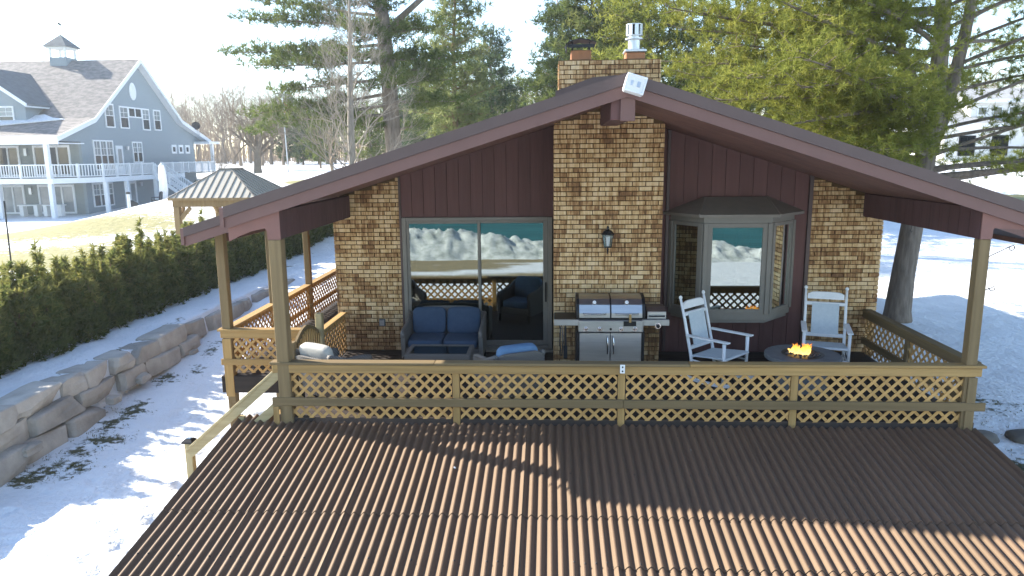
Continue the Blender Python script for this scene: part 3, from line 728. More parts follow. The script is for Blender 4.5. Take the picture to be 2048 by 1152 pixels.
def clip(poly, x0, x1, z0, z1):
    for ax, lim, sg in ((0, x0, 1), (0, x1, -1), (1, z0, 1), (1, z1, -1)):
        out = []
        for i in range(len(poly)):
            a, b = poly[i-1], poly[i]; da, db = (a[ax]-lim)*sg, (b[ax]-lim)*sg
            if (da >= 0) != (db >= 0): t = da/(da-db); out.append((a[0]+(b[0]-a[0])*t, a[1]+(b[1]-a[1])*t))
            if db >= 0: out.append(b)
        poly = out
        if len(poly) < 3: return None
    return poly
def lattice(parent, axis, const, u0, u1, z0, z1, mat='lathwood', pitch=.155, wd=.038, skip=()):
    """crossed laths at 45 degrees; axis 'x' -> panel in the plane y = const, 'y' -> x = const"""
    H = z1-z0; hw = wd*.7071
    for sgn in (1, -1):
        k = math.floor((u0-H)/pitch)
        while k*pitch < u1+H:
            ub = k*pitch+(.03 if sgn > 0 else .05)
            c = [(ub-hw, z0), (ub+hw, z0), (ub+hw+sgn*H, z1), (ub-hw+sgn*H, z1)]
            pl = clip(c, u0, u1, z0, z1); k += 1
            if not pl or (sgn, k) in skip: continue
            if max(p[0] for p in pl)-min(p[0] for p in pl) < .05: continue
            d0 = const+(0 if sgn > 0 else .0085)
            if axis == 'x': MB().prism([(u, d0, z) for u, z in pl], (0, .008, 0)).build('lath', mat, parent)
            else: MB().prism([(d0, u, z) for u, z in pl], (.008, 0, 0)).build('lath', mat, parent)

RZ = .92
fr_ = thing('front_railing', 'long tan front porch railing with crossed lattice above the corrugated roof', 'railing', (.9, 9.12, 0))
MB().cbox(-3.72, -1.52, 9.03, 9.19, RZ-.036, RZ).build('cap_board', 'greywood_x', fr_)
MB().cbox(-1.517, 1.8, 9.03, 9.19, RZ-.036, RZ).build('cap_board', 'greywood_x', fr_)
MB().cbox(1.803, 5.50, 9.03, 9.19, RZ-.036, RZ).build('cap_board', 'wood_x', fr_)
for a, b in ((-3.70, .92), (.924, 5.46)): MB().cbox(a, b, 9.05, 9.085, RZ-.15, RZ-.038).build('top_rail', 'wood_x', fr_)
for a, b in ((-3.72, .955), (.958, 5.54)): MB().cbox(a, b, 9.035, 9.07, .315, .43).build('mid_rail', 'greywood_x', fr_)
for x in (-1.245, .935, 3.155): MB().cbox(x-.046, x+.046, 9.088, 9.165, .02 if x < 3 else .0, RZ-.04).build('baluster_post', 'wood_z', fr_)
MB().cbox(5.30, 5.41, 9.04, 9.06, -.05, RZ-.16).build('baluster_post', 'greywood_z', fr_)
MB().cbox(-3.71, -3.63, 9.02, 9.034, -.12, .31).build('baluster_post', 'wood_z', fr_)
for a, b in ((-3.46, -1.30), (-1.19, .88), (.99, 3.10), (3.21, 5.26)):
    lattice(fr_, 'x', 9.092, a, b, .13, RZ-.05)
MB().cbox(.905, .968, 9.02, 9.03, .80, .915, .01).build('latch_plate', 'house_white', fr_)
for z in (.83, .885): MB().tube([(.937, 9.02, z), (.937, 9.012, z)], .011, 8).build('bolt_hole', 'dark_iron', fr_)

rr = thing('right_railing', 'shaded lattice railing running from the near right corner post to the brick wall', 'railing', (5.43, 10.8, 0))
MB().cbox(5.38, 5.53, 9.2, FY-.02, RZ-.036, RZ).build('cap_board', 'greywood_y', rr)
MB().cbox(5.40, 5.435, 9.2, FY, RZ-.15, RZ-.038).build('top_rail', 'greywood_y', rr)
MB().cbox(5.40, 5.435, 9.2, FY, .315, .43).build('mid_rail', 'greywood_y', rr)
for yy in (10.9,): MB().cbox(5.40, 5.49, yy-.045, yy+.045, DZ, RZ-.04).build('baluster_post', 'greywood_z', rr)
lattice(rr, 'y', 5.437, 9.2, FY-.03, DZ+.02, RZ-.05)

lr = thing('side_railing', 'sunlit lattice railing along the outer edge of the left side deck', 'railing', (-5.17, 14, 0))
for a, b in ((10.9, 12.9), (13.0, 14.9), (15.0, 17.1)):
    MB().cbox(-5.25, -5.09, a, b, RZ-.036, RZ).build('cap_board', 'wood_y', lr)
    MB().cbox(-5.19, -5.155, a, b, RZ-.13, RZ-.038).build('top_rail', 'wood_y', lr)
    MB().cbox(-5.19, -5.155, a, b, .36, .45).build('mid_rail', 'wood_y', lr)
    lattice(lr, 'y', -5.153, a, b, DZ+.03, RZ-.05, 'oranglath')
fl2 = thing('corner_railing', 'short lattice railing on the front of the left side deck behind the stair', 'railing', (-4.4, 10.95, 0))
MB().cbox(-5.28, -3.72, 10.85, 11.0, RZ-.036, RZ).build('cap_board', 'wood_x', fl2)
MB().cbox(-5.24, -3.72, 10.87, 10.90, RZ-.15, RZ-.038).build('top_rail', 'wood_x', fl2)
MB().cbox(-5.26, -3.72, 10.86, 10.89, .33, .43).build('mid_rail', 'wood_x', fl2)
MB().cbox(-5.22, -5.08, 10.87, 10.885, -.2, RZ-.16).build('baluster_post', 'wood_z', fl2)
lattice(fl2, 'x', 10.905, -5.05, -3.76, DZ+.05, RZ-.05)
ir = thing('inner_railing', 'short lattice railing between the picket gate and the left brick wall', 'railing', (-3.66, 11.7, 0))
MB().cbox(-3.74, -3.62, 11.06, 12.40, RZ-.09, RZ-.055).build('cap_board', 'wood_y', ir)
MB().cbox(-3.70, -3.67, 11.06, 12.40, RZ-.19, RZ-.093).build('top_rail', 'wood_y', ir)
lattice(ir, 'y', -3.666, 11.06, 12.40, DZ+.02, RZ-.1)

# gate with an arched top between two stub posts
gt = thing('picket_gate', 'small picket gate with an arched top rail at the head of the stair', 'gate', (-3.66, 10.35, DZ))
for yy, zt in ((9.72, 1.02), (10.98, 1.16)): MB().cbox(-3.715, -3.605, yy-.05, yy+.05, DZ, zt, .008).build('gate_post', 'freshwood_z' if yy > 10 else 'greywood_z', gt)
def arch(y): return .88+.20*math.sin(math.pi*(y-9.80)/1.10)
n = 12; pl = [9.80+1.10*i/n for i in range(n+1)]
MB().prism([(-3.69, y, arch(y)-.09) for y in pl]+[(-3.69, y, arch(y)+.03) for y in reversed(pl)], (.035, 0, 0)).build('arch_rail', 'greywood_y', gt)
MB().cbox(-3.69, -3.655, 9.80, 10.90, .28, .36).build('bottom_rail', 'greywood_y', gt)
for i in range(11):
    yy = 9.83+i*.1; MB().cbox(-3.652, -3.63, yy, yy+.055, .20, arch(yy+.03)-.03).build('picket', 'wood_z', gt)

# stair going down to the left, its near handrail in new pine
st = thing('porch_stair', 'pale new wooden stair and handrail going down from the deck to the snow', 'stairs', (-4.3, 9.9, -1.1))
SXT, SXB = -3.70, -5.02
for i in range(6):
    x = -3.72-.235*i; z = DZ-.19*(i+1)
    MB().cbox(x-.26, x, 9.26, 10.62, z-.04, z).build('tread', 'wood_y', st)
for yy in (9.20, 10.64): MB().beam((-3.68, yy, -.03), (-5.12, yy, -1.18), .04, .24).build('stringer', 'wood_x', st)
MB().beam((-3.60, 9.135, .86), (-5.0, 9.135, -.36), .14, .036).build('handrail', 'freshwood_x', st)
MB().beam((-3.63, 9.10, .76), (-4.97, 9.10, -.41), .036, .14).build('handrail', 'freshwood_x', st)
MB().beam((-3.64, 9.10, .33), (-4.97, 9.10, -.83), .036, .12).build('lower_rail', 'freshwood_x', st)
MB().cbox(-5.04, -4.94, 9.12, 9.22, -1.3, -.27, .008).build('newel_post', 'freshwood_z', st)
MB().cbox(-4.25, -4.17, 9.12, 9.2, -1.2, .12, .006).build('newel_post', 'freshwood_z', st)
cp = MB().add([(-4.99+a*.075, 9.17+b*.075, -.27) for a, b in ((-1, -1), (1, -1), (1, 1), (-1, 1))]+[(-4.99+a*.075, 9.17+b*.075, -.245) for a, b in ((-1, -1), (1, -1), (1, 1), (-1, 1))]+[(-4.99+a*.04, 9.17+b*.04, -.215) for a, b in ((-1, -1), (1, -1), (1, 1), (-1, 1))],
    [(3, 2, 1, 0), (0, 1, 5, 4), (1, 2, 6, 5), (2, 3, 7, 6), (3, 0, 4, 7), (4, 5, 9, 8), (5, 6, 10, 9), (6, 7, 11, 10), (7, 4, 8, 11), (8, 9, 10, 11)]).build('solar_cap', 'black_metal', st)
MB().box(-5.02, -4.96, 9.14, 9.2, -.214, -.211).build('solar_cell', 'dark_window', cp)
MB().beam((-3.64, 10.70, .33), (-4.97, 10.70, -.83), .036, .12).build('lower_rail', 'freshwood_x', st)

# corrugated lean-to roof in front, sheet by sheet
SL = .144
def lz(y): return .075+SL*(y-9.2)
lt = thing('corrugated_roof', 'brown corrugated sheet roof sloping down from the porch towards the lake', 'roof', (.6, 7, -.3))
CPI, CD = .1065, .0205
def sheet(x0, ncor, y0, y1, dz, kx):
    nu = ncor*8+1; us = np.linspace(0, ncor*CPI, nu); prof = CD*np.cos(2*np.pi*us/CPI)
    vv = []
    for yy, off in ((y1, 0), ((y0+y1)/2, 0), (y0, 0), (y0, 0), (y0+.001, -.010)):
        for u, p in zip(us, prof): vv.append((x0+u+kx*(yy-y1), yy, lz(yy)+p+dz+off))
    me = vmesh('roof_sheet', np.array(vv)-np.array(ORG[lt.name]), [(r*nu+i, (r+1)*nu+i, (r+1)*nu+i+1, r*nu+i+1) for r in (0, 1, 3) for i in range(nu-1)], 'corrugated', smooth=True)
    return link('roof_sheet', me, lt)
rows = [(7.12, 9.06, .022), (5.35, 7.20, .010), (3.5, 5.43, -.002)]
rs = random.Random(4); x = -4.245; col_ = 0
while x < 5.3:
    nc = 10; last = x+nc*CPI > 5.3
    if last: nc = max(2, round((5.36-x)/CPI))
    sh = -.78 if col_ >= 5 else 0
    for j, (a, b, dz) in enumerate(rows):
        y1 = (9.24 if col_ == 0 else 9.05) if j == 0 else b
        if sh: a2, b2 = {0: (7.12, y1), 1: (6.36, 7.20), 2: (3.5, 6.44)}[j]
        else: a2, b2 = a, y1
        sheet(x, nc, a2, b2, dz+.0045*(col_ % 2)+rs.uniform(0, .002), rs.uniform(-.0015, .0015))
    x += (nc-1)*CPI; col_ += 1
fx = MB(); rs = random.Random(8)
for i in range(86):
    xx = -4.245+CPI*i
    if xx > 5.3: break
    for yy in (8.75, 7.9, 7.17, 6.4, 5.6):
        if rs.random() < .42:
            p = Vector((xx+.006, yy+rs.uniform(-.02, .02), lz(yy)+CD+.014 if yy > 7.2 else lz(yy)+CD+.006)); fx.lathe([(.011, -.012), (.011, .008), (.004, .013)], p, 6)
fx.build('screw_cap', 'dark_iron', lt, kind='stuff')
for xx in (-4.15, .6, 5.25):
    MB().cbox(xx-.05, xx+.05, 3.6, 9.0, -.95-.05, -.86).build('rafter', 'wood_y', lt) if False else MB().beam((xx, 3.6, lz(3.6)-.1), (xx, 9.02, lz(9.02)-.1), .06, .12).build('rafter', 'wood_y', lt)
    MB().cbox(xx-.06, xx+.06, 3.62, 3.74, -2.2, lz(3.65)-.17).build('support_post', 'wood_z', lt)
for (a, b, r) in ((908, 953, .016), (1380, 901, .011)):
    d = px(a, b, 2, -.1); d = px(a, b, 1, 8.0 if b > 920 else 8.45); 
    p = Vector((d.x, d.y, lz(d.y)+CD+.012)); s_ = MB().blob((p.x, p.y, p.z), (r*1.6, r, r*.8), .8, nu=10, nv=6); o = s_.build('snow_lump', 'snow_bit', smooth=True)
    tag(o, 'tiny white lump on the sunny ridges of the corrugated roof' if b > 920 else 'tiny white speck in the shaded middle of the corrugated roof', 'snow lump')

# ================================================================== things on the porch
def local(t): return t
# --- rocking chairs (front of the chair looks along local -Y)
def rocker(label, loc, rz):
    t = thing('rocking_chair', label, 'rocking chair', loc, rz, 'white porch rocking chairs', local=True)
    W2 = .275
    for sx in (-W2, W2):                                             # back posts, leaning back, round finials
        p = [(sx, .20, .10), (sx, .245, .38), (sx, .36, .86), (sx*1.02, .43, 1.13)]
        MB().tube(p, [.021, .023, .021, .017], 8).lathe([(.012, 0), (.022, .012), (.026, .03), (.018, .045), (.006, .055)], (sx*1.02, .432, 1.12), 10).build('back_post', 'white_paint', t, smooth=True)
        f = sx*1.08
        MB().tube([(f, -.27, .09), (f, -.27, .62)], [.019, .024], 8).build('front_leg', 'white_paint', t, smooth=True)
        pts = [(f, -.32, .655), (f, -.12, .66), (f, .14, .652), (sx*1.02, .31, .64)]
        MB().beam((f, -.34, .645), (f*.99, .30, .645), .075, .022, c=.008).build('arm', 'white_paint', t)
        rk = [( (f+sx)/2, -.42+.9*i/10, .035+.10*((i/10-.45)*1.5)**2) for i in range(11)]
        r_ = MB()
        for a, b in zip(rk[:-1], rk[1:]): r_.beam(a, b, .028, .05, c=.003)
        r_.build('rocker', 'white_paint', t)
        for zz in (.20, .30): MB().tube([(f, -.27, zz), (sx, .22, zz+.01)], .011, 6).build('side_rung', 'white_paint', t)
    B = lambda z: .20+(z-.10)*.25 if z > .38 else .24                # plane of the back
    def back(z): return .245+(z-.38)*(.185/.75)
    tp = MB(); n = 8                                                # curved top slat
    prof = [(-.25+.5*i/n, 1.055+.035*(1-abs(2*i/n-1)**6)) for i in range(n+1)]
    tp.prism([(x, back(1.02), z) for x, z in prof]+[(.25, back(.97), .985), (-.25, back(.97), .985)], (0, .02, .004)); tp.build('top_slat', 'white_paint', t)
    MB().beam((-W2, back(.91), .92), (W2, back(.91), .92), .035, .05, up=(0, -.2, 1)).build('back_rail', 'white_paint', t)
    MB().beam((-W2, back(.48), .47), (W2, back(.48), .47), .035, .055, up=(0, -.2, 1)).build('back_rail', 'white_paint', t)
    MB().prism([(-.185, back(.48)-.022, .49), (.185, back(.48)-.022, .49), (.185, back(.92)-.022, .93), (-.185, back(.92)-.022, .93)], (0, .012, .003)).build('back_sling', 'sling', t)
    MB().prism([(-.29, -.30, .41), (.29, -.30, .41), (.265, .235, .355), (-.265, .235, .355)], (0, .0, .018)).build('seat', 'sling', t)
    MB().tube([(-.297, -.285, .405), (.297, -.285, .405)], .019, 8).tube([(-.27, .235, .35), (.27, .235, .35)], .017, 8).build('seat_rail', 'white_paint', t)
    MB().tube([(-.297, -.27, .23), (.297, -.27, .23)], .012, 6).build('front_rung', 'white_paint', t)
    return t
rocker('white rocking chair turned sideways between the grill and the bay window', (2.56, 10.80, DZ), R(46)).scale = (1.12,)*3
rocker('white rocking chair behind the fire table, back against the right brick wall', (4.38, 11.38, DZ), R(-17)).scale = (1.1,)*3

# --- fire table
fp = thing('fire_table', 'round grey gas fire table with a low flame burning in its bowl', 'fire table', (3.74, 10.52, DZ))
cx, cy = 3.74, 10.52
MB().lathe([(.36, DZ), (.36, DZ+.42), (.40, DZ+.44), (.535, DZ+.445), (.54, DZ+.455), (.54, DZ+.505), (.53, DZ+.515), (.30, DZ+.516), (.29, DZ+.51), (.285, DZ+.46)], (cx, cy, 0), 48).build('table', 'fire_table', fp, smooth=False)
MB().lathe([(.285, DZ+.505), (.262, DZ+.500), (.24, DZ+.515), (.24, DZ+.47)], (cx, cy, 0), 32).build('bowl', 'black_metal', fp)
MB().lathe([(.283, DZ+.519), (.300, DZ+.5185)], (cx, cy, 0), 40).build('bowl_rim', 'black_metal', fp)
rk = MB(); rr2 = random.Random(2)
for i in range(90):
    a = rr2.uniform(0, 6.28); r = .25*math.sqrt(rr2.random()); rk.blob((cx+r*math.cos(a), cy+r*math.sin(a), DZ+.522), (rr2.uniform(.012, .024),)*3, .9, nu=6, nv=4)
rk.build('lava_rocks', 'lava_rock', fp, kind='stuff')
fm = MB(); rf_ = random.Random(11)
for i in range(30):
    a = rf_.uniform(0, 6.28); r = .125*math.sqrt(rf_.random()); h = rf_.uniform(.08, .23)*(1-.9*r/.25); b = Vector((cx-.02+r*1.25*math.cos(a), cy+r*.7*math.sin(a), DZ+.52)); ln_ = rf_.uniform(-.06, .05)
    n = 6; pts = [b+Vector((ln_*(j/n)**1.5+.013*math.sin(j*1.7+i), .01*math.sin(j*1.3+i), h*j/n)) for j in range(n+1)]
    s0 = len(fm.v); fm.tube(pts, [.014, .026, .027, .021, .014, .008, .001], 6)
    for q in range(s0, len(fm.v)): fm.t[q] = min(1, (fm.v[q][2]-DZ-.52)/.2+rf_.uniform(-.1, .15))
fm.build('flame', 'flame', fp, smooth=True, tone=True)

# --- wicker loveseat, coffee table, chairs
def cushion(mb, c, h, axes=None, e=.32): return mb.blob(c, h, e, axes, 20, 10)
def wicker_seat(name, label, loc, rz, Wd, n, cloth, group=None, back=.80, cat='sofa'):
    t = thing(name, label, cat, loc, rz, group, local=True)
    h = Wd/2
    MB().cbox(-h+.07, h-.07, -.34, .30, .16, .30, .02).build('base', 'wicker', t)
    bk = MB(); nn = 16
    for i in range(nn):                                               # curved wicker back shell
        a0, a1 = i/nn, (i+1)/nn
        f = lambda a: Vector((-h+.04+(Wd-.08)*a, .36-.10*abs(2*a-1)**3, 0)); tz = lambda a: back-.10*abs(2*a-1)**5
        p, q = f(a0), f(a1); zt0, zt1 = tz(a0), tz(a1); lean = Vector((0, .10, 0))
        bk.add([p+Vector((0, 0, .15)), q+Vector((0, 0, .15)), q+lean+Vector((0, 0, zt1)), p+lean+Vector((0, 0, zt0)),
                p+Vector((0, .05, .15)), q+Vector((0, .05, .15)), q+lean+Vector((0, .05, zt1)), p+lean+Vector((0, .05, zt0))],
               [(0, 1, 2, 3), (7, 6, 5, 4), (3, 2, 6, 7), (0, 4, 5, 1)]+([(0, 3, 7, 4)] if i == 0 else [])+([(1, 5, 6, 2)] if i == nn-1 else []))
    bk.build('back_shell', 'wicker', t)
    for s in (-1, 1):
        prof = [(.36, .15), (-.34, .15), (-.37, .50), (-.36, .565), (-.25, .59), (.10, .62), (.40, .74)]
        MB().prism([(s*(h-.075), y, z) for y, z in prof], (s*.065, 0, 0)).build('arm', 'wicker', t)
        MB().tube([(s*(h-.042), -.38, .50), (s*(h-.042), -.365, .575), (s*(h-.042), -.25, .60), (s*(h-.042), .10, .63), (s*(h-.042), .42, .75)], .038, 8).build('arm_roll', 'wicker', t, smooth=True)
        for yy in (-.33, .33): MB().cbox(s*(h-.075), s*(h-.02), yy-.03, yy+.03, 0, .16, .006).build('leg', 'black_metal', t)
    cw = (Wd-.18)/n
    for k in range(n):
        xc = -h+.09+cw*(k+.5)
        cushion(MB(), (xc, -.04, .37), (cw/2-.006, .325, .075)).build('seat_cushion', cloth, t, smooth=True)
        ax = (Vector((1, 0, 0)), Vector((0, .97, -.24)), Vector((0, .24, .97)))
        cushion(MB(), (xc, .30, .64), (cw/2-.008, .085, .235), ax, .36).build('back_cushion', cloth, t, smooth=True)
    return t
wicker_seat('loveseat', 'dark wicker loveseat with two deep blue back cushions in front of the sliding door', (-1.79, 11.83, DZ), 0, 1.38, 2, 'blue_cloth', back=.86)
wicker_seat('wicker_chair', 'wicker armchair with a faded blue cushion, its back to the front railing', (-.60, 9.94, DZ), R(206), .80, 1, 'light_blue_cloth', 'wicker armchairs round the coffee table', cat='chair', back=.80)
wicker_seat('wicker_chair', 'pale cushioned wicker armchair beside the picket gate, turned to the coffee table', (-3.12, 9.92, DZ), R(150), .78, 1, 'pale_cloth', 'wicker armchairs round the coffee table', cat='chair', back=.72)  # light cushion, with the sun on it put into the cloth colour
ct = thing('coffee_table', 'low wicker coffee table with a dark glass top before the blue loveseat', 'coffee table', (-1.76, 11.08, DZ))
x0, x1, y0, y1, zt = -2.28, -1.24, 10.76, 11.40, .545
MB().cbox(x0, x1, y0, y0+.07, zt-.09, zt, .012).cbox(x0, x1, y1-.07, y1, zt-.09, zt, .012).cbox(x0, x0+.07, y0+.07, y1-.07, zt-.09, zt, .012).cbox(x1-.07, x1, y0+.07, y1-.07, zt-.09, zt, .012).build('rim', 'wicker', ct)
MB().box(x0+.07, x1-.07, y0+.07, y1-.07, zt-.02, zt-.012).build('glass_top', 'table_glass', ct)
MB().cbox(x0+.1, x1-.1, y0+.1, y1-.1, .24, .26, .004).build('shelf', 'wicker', ct)
for a in (x0+.02, x1-.08):
    for b in (y0+.02, y1-.08): MB().cbox(a, a+.06, b, b+.06, DZ, zt-.09, .006).build('leg', 'wicker', ct)

# --- grill
gx, gy = .92, 10.72                                                    # middle, front face
g = thing('gas_grill', 'wide stainless steel double lid gas grill with a side burner against the chimney', 'grill', (gx, gy+.25, DZ))
gl0, gl1 = .40, 1.44
cab = MB().cbox(gl0, gl1, gy+.03, gy+.5, DZ+.08, .93, .01).build('cabinet', 'black_metal', g)
mid = (gl0+gl1)/2
for a, b in ((gl0+.05, mid-.004), (mid+.004, gl1-.05)): MB().cbox(a, b, gy, gy+.028, DZ+.12, .915, .006).build('cabinet_door', 'steel', g)
for s in (-1, 1):
    x = mid+s*.045; MB().tube([(x, gy, .58), (x, gy-.035, .60), (x, gy-.035, .84), (x, gy, .86)], .011, 8).build('door_handle', 'chrome', g, smooth=True)
for a in (gl0+.06, gl1-.06):
    for yy in (gy+.08, gy+.44): MB().lathe([(.04, -.02), (.04, .02)], (a, yy, DZ+.045), 12).build('caster', 'black_metal', g)
MB().cbox(gl0+.03, gl1-.03, gy-.04, gy+.02, .93, 1.12, .012).build('control_panel', 'steel', g)
for x in (.545, .755, 1.075, 1.285):
    kn = MB(); kn.tube([(x, gy-.042, .985), (x, gy-.05, .985)], .036, 16); kn.tube([(x, gy-.05, .985), (x, gy-.075, .985)], [.027, .023], 16); kn.box(x-.005, x+.005, gy-.084, gy-.075, .962, 1.008); kn.build('knob', 'chrome', g)
    MB().tube([(x, gy-.076, .985), (x, gy-.0775, .985)], .018, 12).build('knob_face', 'black_metal', g)
MB().tube([(mid-.0, gy-.04, .985), (mid, gy-.055, .985)], .018, 12).build('igniter', 'black_metal', g)
MB().cbox(1.11, 1.30, gy-.055, gy-.041, 1.03, 1.105, .004).build('drip_cloth', 'black_metal', g)
MB().cbox(1.19, 1.225, gy-.075, gy-.057, 1.09, 1.22, .006).build('wooden_grip', 'wood_z', g)
MB().cbox(gl0, gl1, gy+.02, gy+.56, 1.08, 1.15, .01).build('fire_box', 'black_metal', g)
def lidprof(k=1): return [(gy+.0, 1.15), (gy+.0, 1.22), (gy+.05, 1.34), (gy+.13, 1.415), (gy+.24, 1.45), (gy+.40, 1.45), (gy+.52, 1.38), (gy+.55, 1.15)]
for a, b in ((gl0+.045, mid-.012), (mid+.012, gl1-.045)):
    lid = MB().prism([(a, y, z) for y, z in lidprof()], (b-a, 0, 0)).build('lid', 'steel', g); c = (a+b)/2
    MB().tube([(c-.17, gy+.005, 1.215), (c-.17, gy-.05, 1.215), (c+.17, gy-.05, 1.215), (c+.17, gy+.005, 1.215)], .013, 8).build('lid_handle', 'chrome', lid, smooth=True)
    nrm = Vector((0, -.78, .62)); p = Vector((c, gy+.072, 1.365))
    MB().tube([p, p+nrm*.02], .038, 18).build('thermometer', 'chrome', lid); MB().tube([p+nrm*.0205, p+nrm*.022], .03, 16).build('dial', 'house_white', lid)
    MB().obox(Vector((c, gy+.034, 1.287)), (.035, .004, .008), (Vector((1, 0, 0)), Vector((0, .92, -.38)), Vector((0, .38, .92))), .001).build('badge', 'steel_light', lid)
for a, b in ((gl0, gl0+.043), (mid-.01, mid+.01), (gl1-.043, gl1)):
    MB().prism([(a, y+(-.01 if i < 4 else .01), z+(.012 if 1 < i < 7 else 0)) for i, (y, z) in enumerate(lidprof())], (b-a, 0, 0)).build('lid_end', 'black_metal', g)
MB().cbox(.06, gl0-.005, gy+.02, gy+.5, 1.06, 1.125, .01).build('side_shelf', 'black_metal', g); MB().cbox(.06, gl0+.05, gy-.02, gy+.018, 1.03, 1.125, .006).build('shelf_front', 'steel_light', g)
MB().cbox(gl1+.005, 1.80, gy+.02, gy+.5, 1.06, 1.125, .01).build('side_shelf', 'black_metal', g); MB().cbox(gl1-.05, 1.80, gy-.02, gy+.018, 1.03, 1.125, .006).build('shelf_front', 'steel_light', g)
MB().prism([(1.47, gy+.04, 1.13), (1.47, gy+.04, 1.245), (1.47, gy+.17, 1.285), (1.47, gy+.44, 1.275), (1.47, gy+.46, 1.13)], (.29, 0, 0)).build('side_burner_lid', 'brown_trim_top', g)
MB().cbox(1.475, 1.755, gy+.025, gy+.039, 1.13, 1.24, .004).build('burner_front', 'steel', g)
MB().tube([(1.50, gy+.02, 1.175), (1.50, gy-.012, 1.175), (1.73, gy-.012, 1.175), (1.73, gy+.02, 1.175)], .009, 8).build('burner_handle', 'dark_iron', g)
kn = MB(); kn.tube([(1.63, gy-.02, 1.03), (1.63, gy-.03, 1.03)], .045, 18); kn.build('burner_bezel', 'chrome', g); MB().tube([(1.63, gy-.031, 1.03), (1.63, gy-.06, 1.03)], [.03, .026], 16).build('burner_knob', 'black_metal', g)
for i, (x, zz) in enumerate(((.175, .58), (.235, .55))):
    tl = thing('grill_tongs' if i == 0 else 'grill_brush', ('steel grill tongs hanging from the left side shelf of the grill', 'dark handled grill brush hanging beside the steel tongs')[i], 'tongs' if i == 0 else 'brush', (x, gy+.0, zz))
    if i == 0: MB().tube([(x-.012, gy-.03, 1.02), (x-.024, gy-.035, .8), (x-.008, gy-.03, .56)], [.008, .012, .008], 6).tube([(x+.012, gy-.03, 1.02), (x+.024, gy-.035, .8), (x+.008, gy-.03, .56)], [.008, .012, .008], 6).build('arms', 'chrome', tl)
    else:
        MB().tube([(x, gy-.03, 1.02), (x, gy-.03, .72)], [.016, .02], 8).build('handle', 'black_metal', tl); MB().cbox(x-.03, x+.03, gy-.055, gy-.015, .52, .72, .008).build('head', 'dark_iron', tl)
    MB().tube([(x, gy-.03, 1.02), (x, gy-.005, 1.045)], .004, 6).build('loop', 'dark_iron', tl)

# --- plant hooks on the near right post
def hook(label, x, y, z, L, dx, dy):
    t = thing('plant_hook', label, 'plant hook', (x, y, z), group='iron plant hooks on the right corner post')
    p = Vector((x, y, z)); d = Vector((dx, dy, 0)).normalized()
    pts = [p, p+d*L*.5+Vector((0, 0, L*.25)), p+d*L*.93+Vector((0, 0, L*.46))]
    for a in (60, 20, -40, -100, -160, -200): pts.append(p+d*(L*.95+.035*math.cos(R(a)))+Vector((0, 0, L*.38+.035*math.sin(R(a)))))
    MB().tube(pts, .006, 6).build('hook_rod', 'dark_iron', t); MB().cbox(x-.015, x+.015, y-.015, y+.015, z-.05, z+.04, .003).build('bracket', 'dark_iron', t)
    return t
hook('long iron plant hook reaching out from high on the right corner post', 5.41, 9.15, 2.28, .32, 1, .05)
hook('short iron plant hook low on the right corner post', 5.41, 9.13, 1.87, .09, 1, -.3)
t = thing('cup_hook', 'small wire hook under the right header beam', 'hook', (5.33, 10.9, 2.45)); MB().tube([(5.33, 10.9, 2.52), (5.33, 10.9, 2.47), (5.33, 10.93, 2.44), (5.33, 10.9, 2.41), (5.33, 10.87, 2.435)], .004, 6).build('wire', 'dark_iron', t)
# ================================================================== retaining wall of stacked field stones
rw_ = thing('retaining_wall', 'stacked grey field stone retaining wall holding up the hedge bank', 'stone wall', (-8.3, 14, -.6))
rg = random.Random(21)
top_b = [8.2, 8.95, 10.25, 11.55, 12.1, 12.95, 13.6, 14.5, 15.65, 16.85, 17.75, 18.7, 19.6, 20.7, 21.6, 22.7, 23.8, 25.0]
mid_b = [8.0, 9.3, 10.55, 11.85, 13.0, 13.9, 15.1, 16.2]
low_b = [7.9, 9.0, 10.25, 11.3, 12.35]
for lvl, bnd in ((0, low_b), (1, mid_b), (2, top_b)):
    for a, b in zip(bnd[:-1], bnd[1:]):
        zt = {2: -.17, 1: -.50, 0: -.82}[lvl]+rg.uniform(-.035, .03); zb = {2: -.53, 1: -.85, 0: -1.25}[lvl]+rg.uniform(-.03, .02)
        if lvl == 2 and a > 15.4: zt -= .04+.012*(a-15); zb = zt-.42
        xf = {2: -8.30, 1: -8.24, 0: -8.16}[lvl]+rg.uniform(-.07, .07); dp = .62
        h = (zt-zb)/2; t_ = rg.uniform(-.05, .05)
        ax = (Vector((math.cos(t_), math.sin(t_), .05)).normalized(), Vector((-math.sin(t_), math.cos(t_), rg.uniform(-.05, .05))).normalized(), Vector((-.08, rg.uniform(-.06, .06), 1)).normalized())
        b_ = MB().blob((xf-dp/2, (a+b)/2, (zt+zb)/2), (dp/2, (b-a)/2+.012, h*1.04), rg.uniform(.13, .22), ax, 30, 16, rg.uniform(.02, .045), rg, 6)
        b_.build('stone', 'stone', rw_)
for i in range(4):
    p = rg.uniform(9, 16); MB().blob((-8.16+rg.uniform(-.04, .05), p, -.88+rg.uniform(-.05, .05)+.02*(p-9)), (.10, rg.uniform(.12, .25), .08), .5, nu=12, nv=8, wob=.12, rng=rg).build('chinking_stone', 'stone', rw_)
for i, (x, y, r, lb) in enumerate(((7.05, 11.65, .24, 'flat tan boulder on the snow beside the right end of the front railing'), (7.85, 11.6, .24, 'dark round boulder at the right edge of the photo below the railing end'), (7.35, 10.2, .2, 'small boulder half in the dead grass right of the corrugated roof'))):
    o = MB().blob((x, y, gz(x, y)+.01), (r*1.3, r*.8, r*.5), .6, nu=20, nv=12, wob=.08, rng=rg).build('boulder', 'boulder', smooth=True); tag(o, lb, 'rock')

